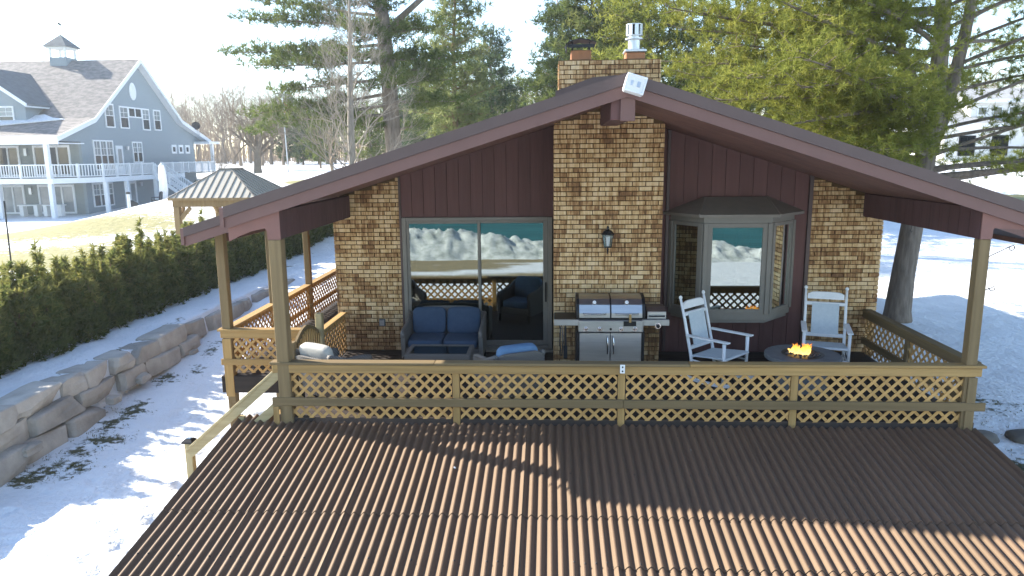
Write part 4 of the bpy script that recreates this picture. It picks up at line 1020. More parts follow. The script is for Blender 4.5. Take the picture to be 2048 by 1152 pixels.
# ================================================================== plants: generators
def blades(P, D, k, L, wd, rng, spread=.7, tone=None, up=0.0):
    """k narrow triangles at every point P, fanned about direction D"""
    n = len(P); P = np.repeat(P, k, 0); D = np.repeat(D, k, 0)
    d = D*(1-spread)+rng.normal(size=D.shape)*spread*.75; d[:, 2] += up; d /= np.linalg.norm(d, axis=1, keepdims=True)+1e-9
    s = np.cross(d, rng.normal(size=d.shape)); s /= np.linalg.norm(s, axis=1, keepdims=True)+1e-9
    l = (L*rng.uniform(.6, 1.2, len(P)))[:, None]
    j = rng.normal(size=P.shape)*L*.12
    V = np.stack([P+j-s*wd, P+j+s*wd, P+j+d*l], 1).reshape(-1, 3)
    T = np.repeat(np.repeat(tone, k), 3) if tone is not None else np.repeat(np.clip(rng.normal(.5, .2, len(P)), 0, 1), 3)
    return V, np.arange(len(V)).reshape(-1, 3), T
class Tree:
    def __init__(s): s.w = MB(); s.P = []; s.D = []; s.T = []
    def tuft(s, p, d, tone): s.P.append(tuple(p)); s.D.append(tuple(d)); s.T.append(tone)
    def finish(s, t, bark, leaf, k, L, wd, seed, spread=.7, up=0.0, name='crown'):
        s.w.build('trunk', bark, t, smooth=True)
        if s.P:
            rg_ = np.random.default_rng(seed); o = np.array(org(t))
            V, F, T = blades(np.array(s.P)-o, np.array(s.D), k, L, wd, rg_, spread, np.clip(np.array(s.T)+rg_.normal(0, .1, len(s.P)), 0, 1), up)
            link(name, vmesh(name, V, F, leaf, T), t)
def limb(T, p, az, L, elev, r, rng, sec=.32, seclen=1.3, dens=7, droop=.25, start=.22, tone=.5, tw=.12, flat=.25, n=7, skip=0):
    """pine limb with side sprays carrying needle tufts"""
    h = Vector((math.cos(az), math.sin(az), 0)); side = Vector((-h.y, h.x, 0)); pts = []; wob = rng.uniform(-.12, .12)
    for i in range(n+1):
        t = i/n; pts.append(p+h*L*t+side*(wob*L*math.sin(t*2.4))+Vector((0, 0, L*(math.sin(elev)*t-droop*t*t+.22*droop*t**4))))
    T.w.tube(pts, [r*(1-.88*i/n)+.006 for i in range(n+1)], 6, cap=False)
    ns = max(2, int(L*(1-start)/sec)); sg = rng.choice((-1, 1))
    for j in range(ns+1):
        t = start+(1-start)*j/ns
        if rng.random() < skip: continue
        i = min(int(t*n), n-1); q = pts[i].lerp(pts[i+1], t*n-i); sg = -sg
        sl_ = seclen*(1.05-.65*t)*rng.uniform(.6, 1.2); a = az+sg*R(rng.uniform(35, 75)) if j < ns else az
        d = Vector((math.cos(a), math.sin(a), rng.uniform(-flat*.4, flat))); e = q+d*sl_
        T.w.tube([q, q.lerp(e, .5)+Vector((0, 0, .03)), e], [r*.22*(1-t*.6)+.006, .008, .004], 3, cap=False)
        m_ = max(2, int(sl_*dens)); cl = rng.uniform(-.22, .22)
        for k in range(m_):
            u = .25+.8*(k+rng.random())/m_
            c = q.lerp(e, u)+Vector((rng.gauss(0, tw), rng.gauss(0, tw), rng.gauss(0, tw*.6)))
            T.tuft(c, d*.7+Vector((0, 0, .45)), tone+cl+rng.uniform(-.12, .12))
    return pts

# ------------------------------------------------------------------ great pine at the right of the house
pr = random.Random(12)
t = thing('pine_tree', 'great spreading pine with a leaning grey trunk just right of the brown house', 'tree', (9.3, 19.3, gz(9.3, 19.3)))
T = Tree(); g0 = gz(9.3, 19.3)
tr = [Vector(v) for v in ((9.28, 19.3, g0-.3), (9.27, 19.3, g0+.25), (9.33, 19.3, .4), (9.45, 19.3, 1.7), (9.6, 19.3, 3.2), (9.75, 19.35, 4.6), (9.8, 19.4, 6.2), (9.7, 19.4, 8.4), (9.75, 19.4, 11), (9.7, 19.4, 13.5))]
T.w.tube(tr, [.42, .33, .285, .265, .25, .23, .19, .15, .10, .03], 14)
fork = [Vector(v) for v in ((9.62, 19.32, 3.3), (10.15, 19.5, 4.7), (10.45, 19.6, 6.4), (10.7, 19.6, 8.6), (10.9, 19.7, 11))]
T.w.tube(fork, [.2, .17, .14, .10, .03], 10)
fork2 = [Vector(v) for v in ((9.62, 19.3, 4.4), (8.8, 19.2, 5.9), (8.3, 19.1, 7.5), (8.0, 19.0, 10.2))]
T.w.tube(fork2, [.15, .12, .09, .03], 10)
def along(pts, z):
    for a, b in zip(pts[:-1], pts[1:]):
        if a.z <= z <= b.z: return a.lerp(b, (z-a.z)/(b.z-a.z))
    return pts[-1]
for i in range(46):                                                    # dense side over the house, sunshine painted in as a lighter needle tone
    z = 2.9+(i/46)*7.4; az = R(178+pr.uniform(-52, 48)); stem = tr if i % 3 else fork2
    if stem is fork2 and z < 5: stem = tr
    L = pr.uniform(5.0, 7.4)*(1-max(0, (z-7))*.05)
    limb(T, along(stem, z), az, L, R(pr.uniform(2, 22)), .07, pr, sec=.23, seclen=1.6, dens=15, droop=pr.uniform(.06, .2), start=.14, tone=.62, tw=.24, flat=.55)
for i in range(26):                                                    # open side to the right, shade painted in as a darker needle tone
    z = 3.3+(i/26)*7; az = R(pr.uniform(-75, 75)); stem = fork if i % 2 else tr
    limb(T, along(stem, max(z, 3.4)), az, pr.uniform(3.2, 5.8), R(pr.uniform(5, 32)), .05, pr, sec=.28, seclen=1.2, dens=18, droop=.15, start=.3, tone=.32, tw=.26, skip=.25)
for z, az, L, el in ((2.75, 8, 5.4, 9), (2.9, -12, 5.0, 7), (3.1, -30, 4.6, 8), (3.0, 30, 5.5, 6)):
    limb(T, along(tr, z), R(az), L, R(el), .08, pr, sec=.28, seclen=1.2, dens=13, droop=.06, start=.3, tone=.5, tw=.16)
for i in range(16):                                                    # low boughs that reach toward the porch roof
    limb(T, along(tr, 2.5+i*.14), R(188+pr.uniform(-50, 38)), pr.uniform(3.0, 5.4), R(pr.uniform(-2, 14)), .055, pr, sec=.24, seclen=1.4, dens=14, droop=.14, start=.16, tone=.5, tw=.22)
T.finish(t, 'bark', 'needles_bright', 22, .165, .0085, 5, .78, .1)

# ------------------------------------------------------------------ tall old pine, left of the chimney
t = thing('pine_tree', 'tall old pine with a bare dark trunk and layered plumes behind the bare birch', 'tree', (-7.6, 36, gz(-7.6, 36)))
T = Tree(); z0 = gz(-7.6, 36); pr = random.Random(5)
tr = [Vector(v) for v in ((-7.5, 36, z0-.3), (-7.6, 36, 2), (-7.75, 36, 4.5), (-7.85, 36, 7.5), (-8.05, 36, 10.2), (-8.2, 36, 13), (-8.1, 36, 17))]
T.w.tube(tr, [.50, .42, .40, .37, .34, .26, .1], 12)
T.w.tube([along(tr, 9.2), Vector((-7.2, 35.8, 10.0)), Vector((-6.0, 35.6, 10.9)), Vector((-4.3, 35.3, 12.4))], [.17, .15, .12, .08], 8)
for z, az, L, el in ((10.8, 178, 6.8, 12), (10.2, 170, 7.0, 10), (9.7, 190, 6.2, 2), (8.9, 184, 7.4, -3), (8.5, 165, 6.6, -2), (8.1, 200, 6.0, -4), (7.3, 176, 5.4, -6), (6.6, 190, 6.6, -9), (6.1, 172, 7.2, -10),
                     (5.6, 195, 5.2, -4), (9.4, 20, 3.0, 8), (8.2, 10, 3.4, 0), (7.6, -20, 3.2, 0), (7.2, 25, 3.0, 2), (6.2, -8, 3.4, -2), (11.8, 185, 6.4, 14), (12.6, 170, 6, 16), (11.5, 15, 4, 15), (13.4, 200, 5, 18), (13, 330, 4, 18),
                     (9.0, 260, 4, 2), (8.0, 250, 4.5, 0), (10.3, 265, 4, 6), (7.0, 285, 3.5, 0), (9.8, 90, 4, 4), (8.4, 100, 4, 0), (5.0, 182, 2.2, 4), (4.8, 5, 1.5, 12)):
    limb(T, along(tr, z), R(az), L, R(el), .085, pr, sec=.24, seclen=1.5, dens=15, droop=-.02, start=.26 if L > 4 else .12, tone=.45, tw=.22, flat=.35, skip=.06)
T.finish(t, 'bark', 'needles_mid', 10, .33, .022, 6, .7, .15)

# ------------------------------------------------------------------ bushy pines (one kind, copied)
def bushy_pine(label, loc, H, rad, seed, leaf, bark, L, wd, k, trunk_clear=.18, group=None, dens=5, tone=.5):
    t = thing('pine_tree', label, 'tree', loc, local=True, group=group); T = Tree(); pr = random.Random(seed)
    tr = [Vector((pr.uniform(-.15, .15)*i/3, pr.uniform(-.15, .15)*i/3, -.3+(H+.3)*i/6)) for i in range(7)]
    T.w.tube(tr, [H*.018*(1-.9*i/6)+.02 for i in range(7)], 8)
    nl = int(H*4.6)
    for i in range(nl):
        f = i/nl; z = H*(trunk_clear+(.98-trunk_clear)*f); prof = math.sin(min(1, (1-f)*1.25+.12)*math.pi/2)*(.55+.45*min(1, f*4))
        limb(T, along(tr, z), i*2.4+pr.uniform(-.4, .4), rad*prof*pr.uniform(.7, 1.25), R(pr.uniform(0, 35)), H*.003, pr, sec=.26, seclen=rad*.45, dens=dens*2.2, droop=.12, start=.12, tone=tone+pr.uniform(-.15, .15), tw=.24, n=4, flat=.6)
    T.finish(t, bark, leaf, k, L, wd, seed, .75, .15); return t
bp = px(915, 300, 1, 46)
bushy_pine('light green full pine standing right of the tall old pine', (bp.x, 46, gz(bp.x, 46)), 13.4, 2.3, 31, 'needles_soft', 'bark_orange', .36, .03, 9, .10, dens=5, tone=.5)
back_pines = []
for i, (xp, Yd, H, rad, leaf, lb) in enumerate((
        (985, 56, 11.0, 2.4, 'needles_dark', 'dark pine tucked against the right flank of the light green pine'),
        (845, 58, 8.5, 2.6, 'needles_dark', 'dark pine between the old pine trunk and the light green pine'),
        (1180, 44, 15.5, 3.4, 'needles_mid', 'tall dense pine rising directly behind the chimney cap'),
        (1285, 40, 13.6, 3.0, 'needles_bright', 'bright green pine behind the galvanized chimney vent'),
        (1120, 60, 13.5, 2.5, 'needles_dark', 'dark narrow pine left of the chimney'),
        (1430, 38, 10.5, 3.2, 'needles_mid', 'pine mostly covered by the great pine, right of the chimney'),
        (1620, 46, 11, 3.4, 'needles_dark', 'dark pine far behind the great pine'),
        (640, 70, 5.2, 1.8, 'needles_mid', 'short green pine right of the flagpole in the field'),
        (742, 64, 5.6, 2.0, 'needles_mid', 'low green pine between the birch and the old pine trunk'),
        (800, 72, 7.0, 2.2, 'needles_dark', 'dark low pine just right of the old pine trunk'),
        (890, 66, 6.0, 2.4, 'needles_mid', 'low pine under the light green pine'),
        (1035, 62, 7.5, 2.0, 'needles_mid', 'ragged pine in the gap left of the chimney'))):
    p = px(xp, 300, 1, Yd)
    back_pines.append(bushy_pine(lb, (p.x, Yd, gz(p.x, Yd)), H, rad, 50+i, leaf, 'bark', .38, .034, 8, .12, dens=4.5))

# ------------------------------------------------------------------ bare trees
def grow(mb, p, d, L, r, lvl, rng, kids, ang, n=4, gnarl=.18, up=.1, shrink=.62):
    pts = [Vector(p)]; d = Vector(d).normalized(); dirs = [d]
    for i in range(n):
        d = (d+Vector((rng.gauss(0, gnarl), rng.gauss(0, gnarl), rng.gauss(0, gnarl*.6)+up))).normalized(); dirs.append(d); pts.append(pts[-1]+d*(L/n))
    mb.tube(pts, [r*(1-.72*i/n) for i in range(n+1)], 7 if r > .06 else (4 if r > .02 else 3), cap=False)
    if lvl <= 0: return
    for k in range(kids[lvl-1]):
        t = rng.uniform(.28, 1.0) if k else 1.0; i = min(int(t*n), n-1); q = pts[i].lerp(pts[i+1], t*n-i); b = dirs[i+1]
        a = Vector((rng.gauss(0, 1), rng.gauss(0, 1), rng.gauss(0, .6))); a = (a-b*a.dot(b)).normalized(); th = R(rng.uniform(*ang))
        grow(mb, q, b*math.cos(th)+a*math.sin(th), L*shrink*rng.uniform(.65, 1.15), r*(1-.72*t)*.62+.0025, lvl-1, rng, kids, ang, max(2, n-1), gnarl, up, shrink)
# pale many-stemmed birch
rb_ = random.Random(9); bx, by = -8.15, 30; z0 = gz(bx, by)
t = thing('birch_tree', 'slender pale bare tree with upswept twigs in front of the tall old pine', 'tree', (bx, by, z0)); mb = MB()
tr = [Vector((bx+dx, by, z)) for dx, z in ((0, z0-.2), (-.02, 2.2), (-.06, 4.4), (.02, 6.4), (.12, 8.6), (.18, 10.8))]
mb.tube(tr, [.19, .165, .145, .11, .07, .02], 9)
for i in range(40):
    z = 1.9+8.2*(i/40)**.9; a = i*2.399+rb_.uniform(-.4, .4); q = along(tr, z); Lb = (3.6-.28*z)*rb_.uniform(.8, 1.2) if z < 8 else 1.3
    grow(mb, q, (math.cos(a)*.85, math.sin(a)*.85, .62), max(Lb, 1.1), .052*(1-z/14), 3, rb_, (3, 5, 7), (22, 48), 5, .13, .10, .52)
mb.build('trunk', 'bark_pale', t)
def bare_tree(label, loc, H, seed, kids, ang, mat, up=.05, group=None, clear=.22, r=None, gn=.2, name='bare_tree', nl=9):
    t = thing(name, label, 'tree', loc, local=True, group=group); rg_ = random.Random(seed); mb = MB(); r = r or H*.024
    top = H*(clear+.12); tr = [Vector((rg_.gauss(0, .08)*i, rg_.gauss(0, .08)*i, -.3+(top+.3)*i/3)) for i in range(4)]
    mb.tube(tr, [r*1.35, r, r*.92, r*.8], 9); mb.build('trunk', mat, t); br = MB()
    for i in range(nl):
        a = i*2.399+rg_.uniform(-.5, .5); q = along(tr, top*(.62+.36*i/nl)); s = rg_.uniform(.35, 1.1) if i < nl-2 else .15
        grow(br, q, (math.cos(a)*s, math.sin(a)*s, .8), H*.40*rg_.uniform(.8, 1.15), r*.5, len(kids), rg_, kids, ang, 5, gn, up, .6)
    br.build('branches', mat, t); return t
p = px(516, 335, 1, 66); bare_tree('broad bare tree with a thick trunk standing alone in the snow left of the flagpole', (p.x, 66, gz(p.x, 66)), 10.0, 15, (4, 5, 5, 5), (25, 62), 'twig_tan', .01, clear=.15, r=.34, nl=10)
p = px(441, 352, 1, 52); bare_tree('little bare tree behind the gazebo roof near the blue house', (p.x, 52, gz(p.x, 52)), 3.6, 16, (3, 4, 4), (25, 60), 'twig_grey', .05, clear=.12, r=.07)
p = px(668, 335, 1, 52); bare_tree('thin leaning bare tree left of the birch', (p.x, 52, gz(p.x, 52)), 6.4, 18, (3, 4, 4), (22, 50), 'twig_tan', .08, clear=.2, r=.12)
kinds = [bare_tree('bare brown tree at the edge of the far woods', (-60, 100, 2.7), 12.0, 60+i, (4, 4, 5, 4), (20, 52), ('twig_tan', 'twig_grey', 'twig_tan')[i], .07, 'bare trees along the far woods', clear=.25, r=.2, nl=7) for i in range(3)]
con = bushy_pine('dark conifer among the bare trees at the far edge of the woods', (-70, 100, 2.7), 9.5, 2.2, 77, 'needles_dark', 'bark', .55, .07, 6, .06, 'conifers in the far woods', dens=2.6)
rg = random.Random(33); first = {}
spots = []
for i in range(46):
    xp = 375+ (1120-375)*(i+rg.random())/46; spots.append((xp, rg.uniform(88, 125), 'c' if rg.random() < .30 and xp > 470 else 'b'))
for i in range(16): spots.append((1130+rg.random()*900, rg.uniform(90, 130), 'c' if rg.random() < .45 else 'b'))
nb = 0
for xp, Yd, kd in spots:
    p = px(xp, 300, 1, Yd); loc = (p.x, Yd, gz(p.x, Yd)); src = con if kd == 'c' else kinds[nb % 3]; nb += 1
    sc_ = rg.uniform(.75, 1.12)*(1.05 if xp > 800 else .92); rz = rg.uniform(0, 6.28)
    if src.name not in first: first[src.name] = 1; src.location = loc; src.rotation_euler = (0, 0, rz); src.scale = (sc_,)*3
    else: dup(src, loc, rz, scale=sc_)
# the wood beyond, one mass of trunks and twigs
mb = MB(); rg = random.Random(44)
for i in range(1150):
    x = rg.uniform(-110, 125); y = rg.uniform(112, 160); z = gz(x, y); H = rg.uniform(7, 14); r = rg.uniform(.08, .2)
    mb.tube([(x, y, z-.3), (x+rg.uniform(-.4, .4), y, z+H*.5), (x+rg.uniform(-.8, .8), y, z+H)], [r, r*.7, .02], 3, cap=False)
    for k in range(9):
        a = rg.uniform(0, 6.28); zz = z+H*rg.uniform(.3, .95); l = rg.uniform(1, 2.6)
        mb.tube([(x, y, zz), (x+l*math.cos(a), y+l*math.sin(a), zz+l*.9)], [.05, .012], 3, cap=False)
        for q in range(4):
            b = rg.uniform(0, 6.28); u = rg.uniform(.3, 1); c = Vector((x+l*u*math.cos(a), y+l*u*math.sin(a), zz+l*.9*u)); mb.tube([c, c+Vector((math.cos(b)*.8, math.sin(b)*.8, .7))], [.028, .008], 3, cap=False)
for i in range(5200):
    x = rg.uniform(-105, 110); y = rg.uniform(104, 140); z = gz(x, y); h = rg.uniform(1.2, 4.2)
    mb.tube([(x, y, z-.1), (x+rg.uniform(-.6, .6), y, z+h*.55), (x+rg.uniform(-1.3, 1.3), y, z+h)], [.05, .035, .01], 3, cap=False)
    c = Vector((x, y, z+h*.4)); mb.tube([c, c+Vector((rg.uniform(-1.2, 1.2), 0, h*.5))], [.03, .008], 3, cap=False)
o = mb.build('woodland', 'twig_tan'); o['kind'] = 'stuff'; o['label'] = 'brown winter woodland beyond the open snow'

# ------------------------------------------------------------------ arborvitae hedge on the bank
def cedar(seed):
    t = thing('arborvitae', 'x', 'shrub', (0, 0, 0), local=True, group='arborvitae shrubs of the hedge on the bank'); T = Tree(); pr = random.Random(seed); H = 2.15
    T.w.tube([(0, 0, -.2), (.03, 0, .8), (0, .03, 1.3)], [.05, .035, .008], 6)
    for s in range(3): T.w.tube([(0, 0, .2), (pr.uniform(-.3, .3), pr.uniform(-.3, .3), .7), (pr.uniform(-.45, .45), pr.uniform(-.5, .5), pr.uniform(1.1, 1.3))], [.03, .02, .005], 5)
    for i in range(2300):
        f = pr.random()**1.2; z = .04+f*1.28; rad = (.78*(1-.42*f**2)+.05)*math.sqrt(pr.random()); a = pr.uniform(0, 6.28)
        c = Vector((rad*math.cos(a), 1.05*rad*math.sin(a), z)); T.tuft(c, Vector((c.x*.8, c.y*.8, .75)), .28+.45*f+pr.uniform(-.2, .2))  # tone rises with height, sunlight on the tops painted into the sprays
    for i in range(26):                                               # loose leaders with gaps between, painted yellow-green as if sunlit
        a = pr.uniform(0, 6.28); rr_ = pr.uniform(.05, .66); b = Vector((rr_*math.cos(a), rr_*1.1*math.sin(a), .8)); hh = pr.uniform(.45, 1.2)*(1.25 if i < 2 else .8); e = b+Vector((pr.uniform(-.16, .16), pr.uniform(-.16, .16), hh))
        T.w.tube([b, e], [.011, .003], 4)
        for k in range(int(hh*46)):
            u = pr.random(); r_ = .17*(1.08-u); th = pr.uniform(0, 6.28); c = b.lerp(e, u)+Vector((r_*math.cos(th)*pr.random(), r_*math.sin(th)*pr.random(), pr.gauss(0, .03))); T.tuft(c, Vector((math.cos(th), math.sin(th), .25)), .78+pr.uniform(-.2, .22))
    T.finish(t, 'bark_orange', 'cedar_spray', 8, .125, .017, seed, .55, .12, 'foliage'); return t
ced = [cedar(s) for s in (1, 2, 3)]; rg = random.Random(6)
hy = [10.85, 12.15, 13.3, 14.5, 15.7, 16.9, 18.1, 19.3, 20.5, 21.8, 23.0, 24.3, 25.6, 27.0, 28.4, 29.9, 31.4, 33.0]
for i, y in enumerate(hy):
    x = -10.45-.02*(y-12)+rg.uniform(-.1, .1); s = rg.uniform(.92, 1.08)
    lb = 'shaggy green arborvitae of the bank hedge, '+('first and nearest of the row' if i == 0 else 'second shrub from its lake end' if i == 1 else 'in the stretch before the gazebo' if i < 9 else 'beyond the gazebo beside the house')
    loc = (x, y, gz(x, y)-.03)
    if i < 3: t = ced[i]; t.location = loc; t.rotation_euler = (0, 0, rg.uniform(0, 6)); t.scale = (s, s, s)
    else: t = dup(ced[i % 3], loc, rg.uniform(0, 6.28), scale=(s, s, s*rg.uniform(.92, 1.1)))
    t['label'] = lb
# dead grass tufts breaking through the snow
P = []; rg = np.random.default_rng(8)
for cx, cy, rx, ry, n in ((-4.38, 7.4, .14, 1.3, 260), (-4.36, 5.7, .12, .9, 160), (6.4, 12.2, .5, .9, 420), (7.0, 10.3, .8, .6, 320), (7.8, 13, 1.1, .9, 160), (-4.8, 9.4, .3, .25, 60)):
    for i in range(n):
        x, y = cx+rg.normal()*rx*.6, cy+rg.normal()*ry*.6; P.append((x, y, gz(x, y)-.02))
for (a, b) in MATS_PX:
    p = px(a, b, 2, -1.12)
    for i in range(45):
        x, y = p.x+rg.normal()*.26, p.y+rg.normal()*.15; P.append((x, y, gz(x, y)-.02))
P = np.array(P); V, F, Tn = blades(P, np.tile([0, 0, 1.], (len(P), 1)), 8, .06, .007, rg, .75)
o = link('grass_tufts', vmesh('grass_tufts', V, F, 'straw', Tn)); o['kind'] = 'stuff'; o['label'] = 'tufts of dead grass sticking out of the snow'
# ================================================================== blue-grey house at the left
GX = -39.0
bh = thing('blue_house', 'large blue grey house with white trim, steep gable, cupola and double porch', 'house', (-44, 62, -1.1))
def win(parent, plane, c, u0, u1, z0, z1, cols=1, frame=.11, glass='dark_window', split=True, out=1, shade=True, mun=False):
    """framed window on a plane x = c ('x') or y = c ('y'); out = side the frame stands proud"""
    def bx(ua, ub, za, zb, d0, d1):
        return (min(c+out*d0, c+out*d1), max(c+out*d0, c+out*d1), ua, ub, za, zb) if plane == 'x' else (ua, ub, min(c+out*d0, c+out*d1), max(c+out*d0, c+out*d1), za, zb)
    fm_ = MB(); fm_.box(*bx(u0, u0+frame, z0, z1, 0, .09)).box(*bx(u1-frame, u1, z0, z1, 0, .09)).box(*bx(u0+frame, u1-frame, z1-frame*1.15, z1, 0, .09)).box(*bx(u0+frame, u1-frame, z0, z0+frame, 0, .10))
    wd = (u1-u0-2*frame)/cols
    for k in range(1, cols): fm_.box(*bx(u0+frame+wd*k-.06, u0+frame+wd*k+.06, z0+frame, z1-frame*1.15, 0, .085))
    f = fm_.build('window', 'house_white', parent)
    for k in range(cols):
        a = u0+frame+wd*k+(.06 if k else 0); b = u0+frame+wd*(k+1)-(.06 if k < cols-1 else 0); zm = (z0+z1)/2
        if split:
            MB().box(*bx(a, b, zm+.03, z1-frame*1.15, .01, .03)).build('pane', 'curtain_window' if shade else glass, f)
            MB().box(*bx(a, b, z0+frame, zm-.03, .01, .03)).build('pane', glass, f); sb = MB().box(*bx(a, b, zm-.03, zm+.03, .01, .05))
            sb.box(*bx((a+b)/2-.015, (a+b)/2+.015, zm+.03, z1-frame*1.15, .031, .045))
            sb.box(*bx(a, b, (zm+z1-frame)/2-.015, (zm+z1-frame)/2+.015, .031, .046)); sb.build('muntin', 'house_white', f)
        else:
            MB().box(*bx(a, b, z0+frame, z1-frame*1.15, .01, .03)).build('pane', glass, f)
    return f
Y0, YF = 55.5, 59.2
gp = [(Y0, 5.35), (60.57, 7.0), (68.46, 12.75), (75.3, 7.45), (81.4, 5.5)]               # roof line on the gable plane (y, z)
wallp = [(YF, -1.4), (YF, 5.0), (Y0+.4, 5.0)]+[(y, z-.22) for y, z in gp]+[(78.6, 5.4), (78.6, .5), (70, -1.4)]
MB().prism([(GX, y, z) for y, z in wallp], (-.25, 0, 0)).build('gable_wall', 'blue_siding', bh)
MB().box(-75, GX-.25, YF, YF+.25, -1.4, 5.3).build('front_wall', 'shaded_siding', bh)
MB().box(-75, GX-.26, YF+.26, 78, -1.4, 5.3).build('house_core', 'shaded_siding', bh)
for i in range(4):
    a, b = gp[i], gp[i+1]
    MB().prism([(GX+.55, a[0], a[1]), (GX+.55, b[0], b[1]), (GX+.55, b[0], b[1]-.14), (GX+.55, a[0], a[1]-.14)], (-36.5, 0, 0)).build('roof_slope', 'shingle', bh)
    MB().prism([(GX+.66, a[0], a[1]+.03), (GX+.66, b[0], b[1]+.03), (GX+.66, b[0], b[1]-.36), (GX+.66, a[0], a[1]-.36)], (-.10, 0, 0)).build('rake_board', 'house_white', bh)
    if i > 1: MB().prism([(GX+.55, a[0], a[1]-.36), (GX+.55, b[0], b[1]-.36), (GX+.55, b[0], b[1]-.30), (GX+.55, a[0], a[1]-.30)], (-.55, 0, 0)).build('rake_soffit', 'house_white', bh)
MB().box(-75, GX+.66, Y0-.12, Y0-.01, 4.75, 5.42).build('eave_board', 'house_white', bh)
MB().box(-75, GX+.3, Y0+.1, YF, 4.82, 4.9).build('porch_ceiling', 'house_white', bh)
# snow lying on the low front slope
sn = MB(); sn.prism([(-46.5, 57.9, 6.19), (-40.6, 59.9, 6.84), (-41.8, 60.2, 6.96), (-43, 60.9, 7.3), (-46.5, 60.0, 6.93)], (0, -.03, .08)); sn.build('roof_snow', 'snow_bit', bh)
# dormer
dx0, dx1, dyf = -52.0, -43.7, 59.6
dm = MB().prism([(dx0, dyf, 6.0), (dx1, dyf, 6.0), (dx1, dyf, 8.4), ((dx0+dx1)/2, dyf, 11.1), (dx0, dyf, 8.4)], (0, 6.5, 0)).build('dormer', 'blue_siding', bh)
xm = (dx0+dx1)/2
for s in (-1, 1):
    xe = xm+s*(dx1-xm+.55); MB().prism([(xm, dyf-.5, 11.35), (xe, dyf-.5, 8.12), (xe, dyf-.5, 7.98), (xm, dyf-.5, 11.2)], (0, 8.4, 0)).build('dormer_roof', 'dark_shingle', dm)
    MB().prism([(xm, dyf-.6, 11.38), (xe, dyf-.6, 8.15), (xe, dyf-.6, 7.85), (xm, dyf-.6, 11.05)], (0, .1, 0)).build('dormer_rake', 'house_white', dm)
    MB().box(min(xe, xe-s*.08), max(xe, xe-s*.08), dyf-.5, dyf+3.4, 7.86, 8.0).build('dormer_eave', 'house_white', dm)
win(bh, 'y', dyf, -47.4, -44.7, 6.35, 8.0, 2, out=-1)
MB().tube([(-46.9, dyf, 9.3), (-46.9, dyf-.08, 9.3)], .55, 24).build('round_vent', 'house_white', bh)
# windows and doors of the gable side
win(bh, 'x', GX, 60.75, 63.6, 2.6, 5.2, 3); win(bh, 'x', GX, 66.6, 68.25, 3.2, 5.15, 2)
for y in (73.7, 75.1, 76.5): win(bh, 'x', GX, y, y+.95, 4.05, 4.95, 1, .2, split=False)
win(bh, 'x', GX, 62.9, 64.25, 6.3, 8.4); win(bh, 'x', GX, 65.1, 66.5, 6.3, 8.3); win(bh, 'x', GX, 68.75, 70.05, 6.25, 8.3); win(bh, 'x', GX, 70.8, 72.1, 6.3, 8.3)
win(bh, 'x', GX, 66.5, 68.75, 7.35, 8.3, 2, split=False)
ov = MB(); ov.add([(GX+d, 67.6+.55*math.cos(a*math.pi/12), 9.75+.8*math.sin(a*math.pi/12)) for d in (.01, .07) for a in range(24)], [tuple(range(24))[::-1], tuple(range(24, 48))]+[(a, (a+1) % 24, 24+(a+1) % 24, 24+a) for a in range(24)]); ov.build('oval_vent', 'house_white', bh)
dr = MB().box(GX, GX+.08, 63.95, 65.0, 2.15, 4.75).build('side_door', 'house_white', bh); MB().box(GX+.081, GX+.09, 64.2, 64.75, 2.9, 4.45).build('pane', 'curtain_window', dr)
win(bh, 'x', GX, 60.0, 62.9, -.5, 1.55, 3); dr = MB().box(GX, GX+.08, 65.3, 66.6, -1.0, 1.55).build('lower_door', 'house_white', bh); MB().box(GX+.081, GX+.09, 65.6, 66.3, -.4, 1.3).build('pane', 'curtain_window', dr)
for y, z in ((65.6, 4.35), (67.2, 1.0)): MB().tube([(GX+.2, y, z), (GX+.2, y, z+.35)], [.09, .14], 8).build('wall_lamp', 'galv', bh)
# front glass doors, both floors
for x0, x1 in ((-43.2, -40.0), (-47.3, -44.4), (-51.6, -48.4)):
    for z0, z1 in ((2.2, 4.75), (-.95, 1.5)):
        win(bh, 'y', YF, x0, x1, z0, z1, 3, .16, 'dark_window' if z0 > 0 else 'curtain_window', split=False, out=-1)
for x in (-43.8, -47.9): MB().box(x-.12, x+.12, YF-.2, YF, 3.9, 4.5).build('wall_lamp', 'galv', bh); MB().box(x-.12, x+.12, YF-.2, YF, .7, 1.25).build('wall_lamp', 'galv', bh)
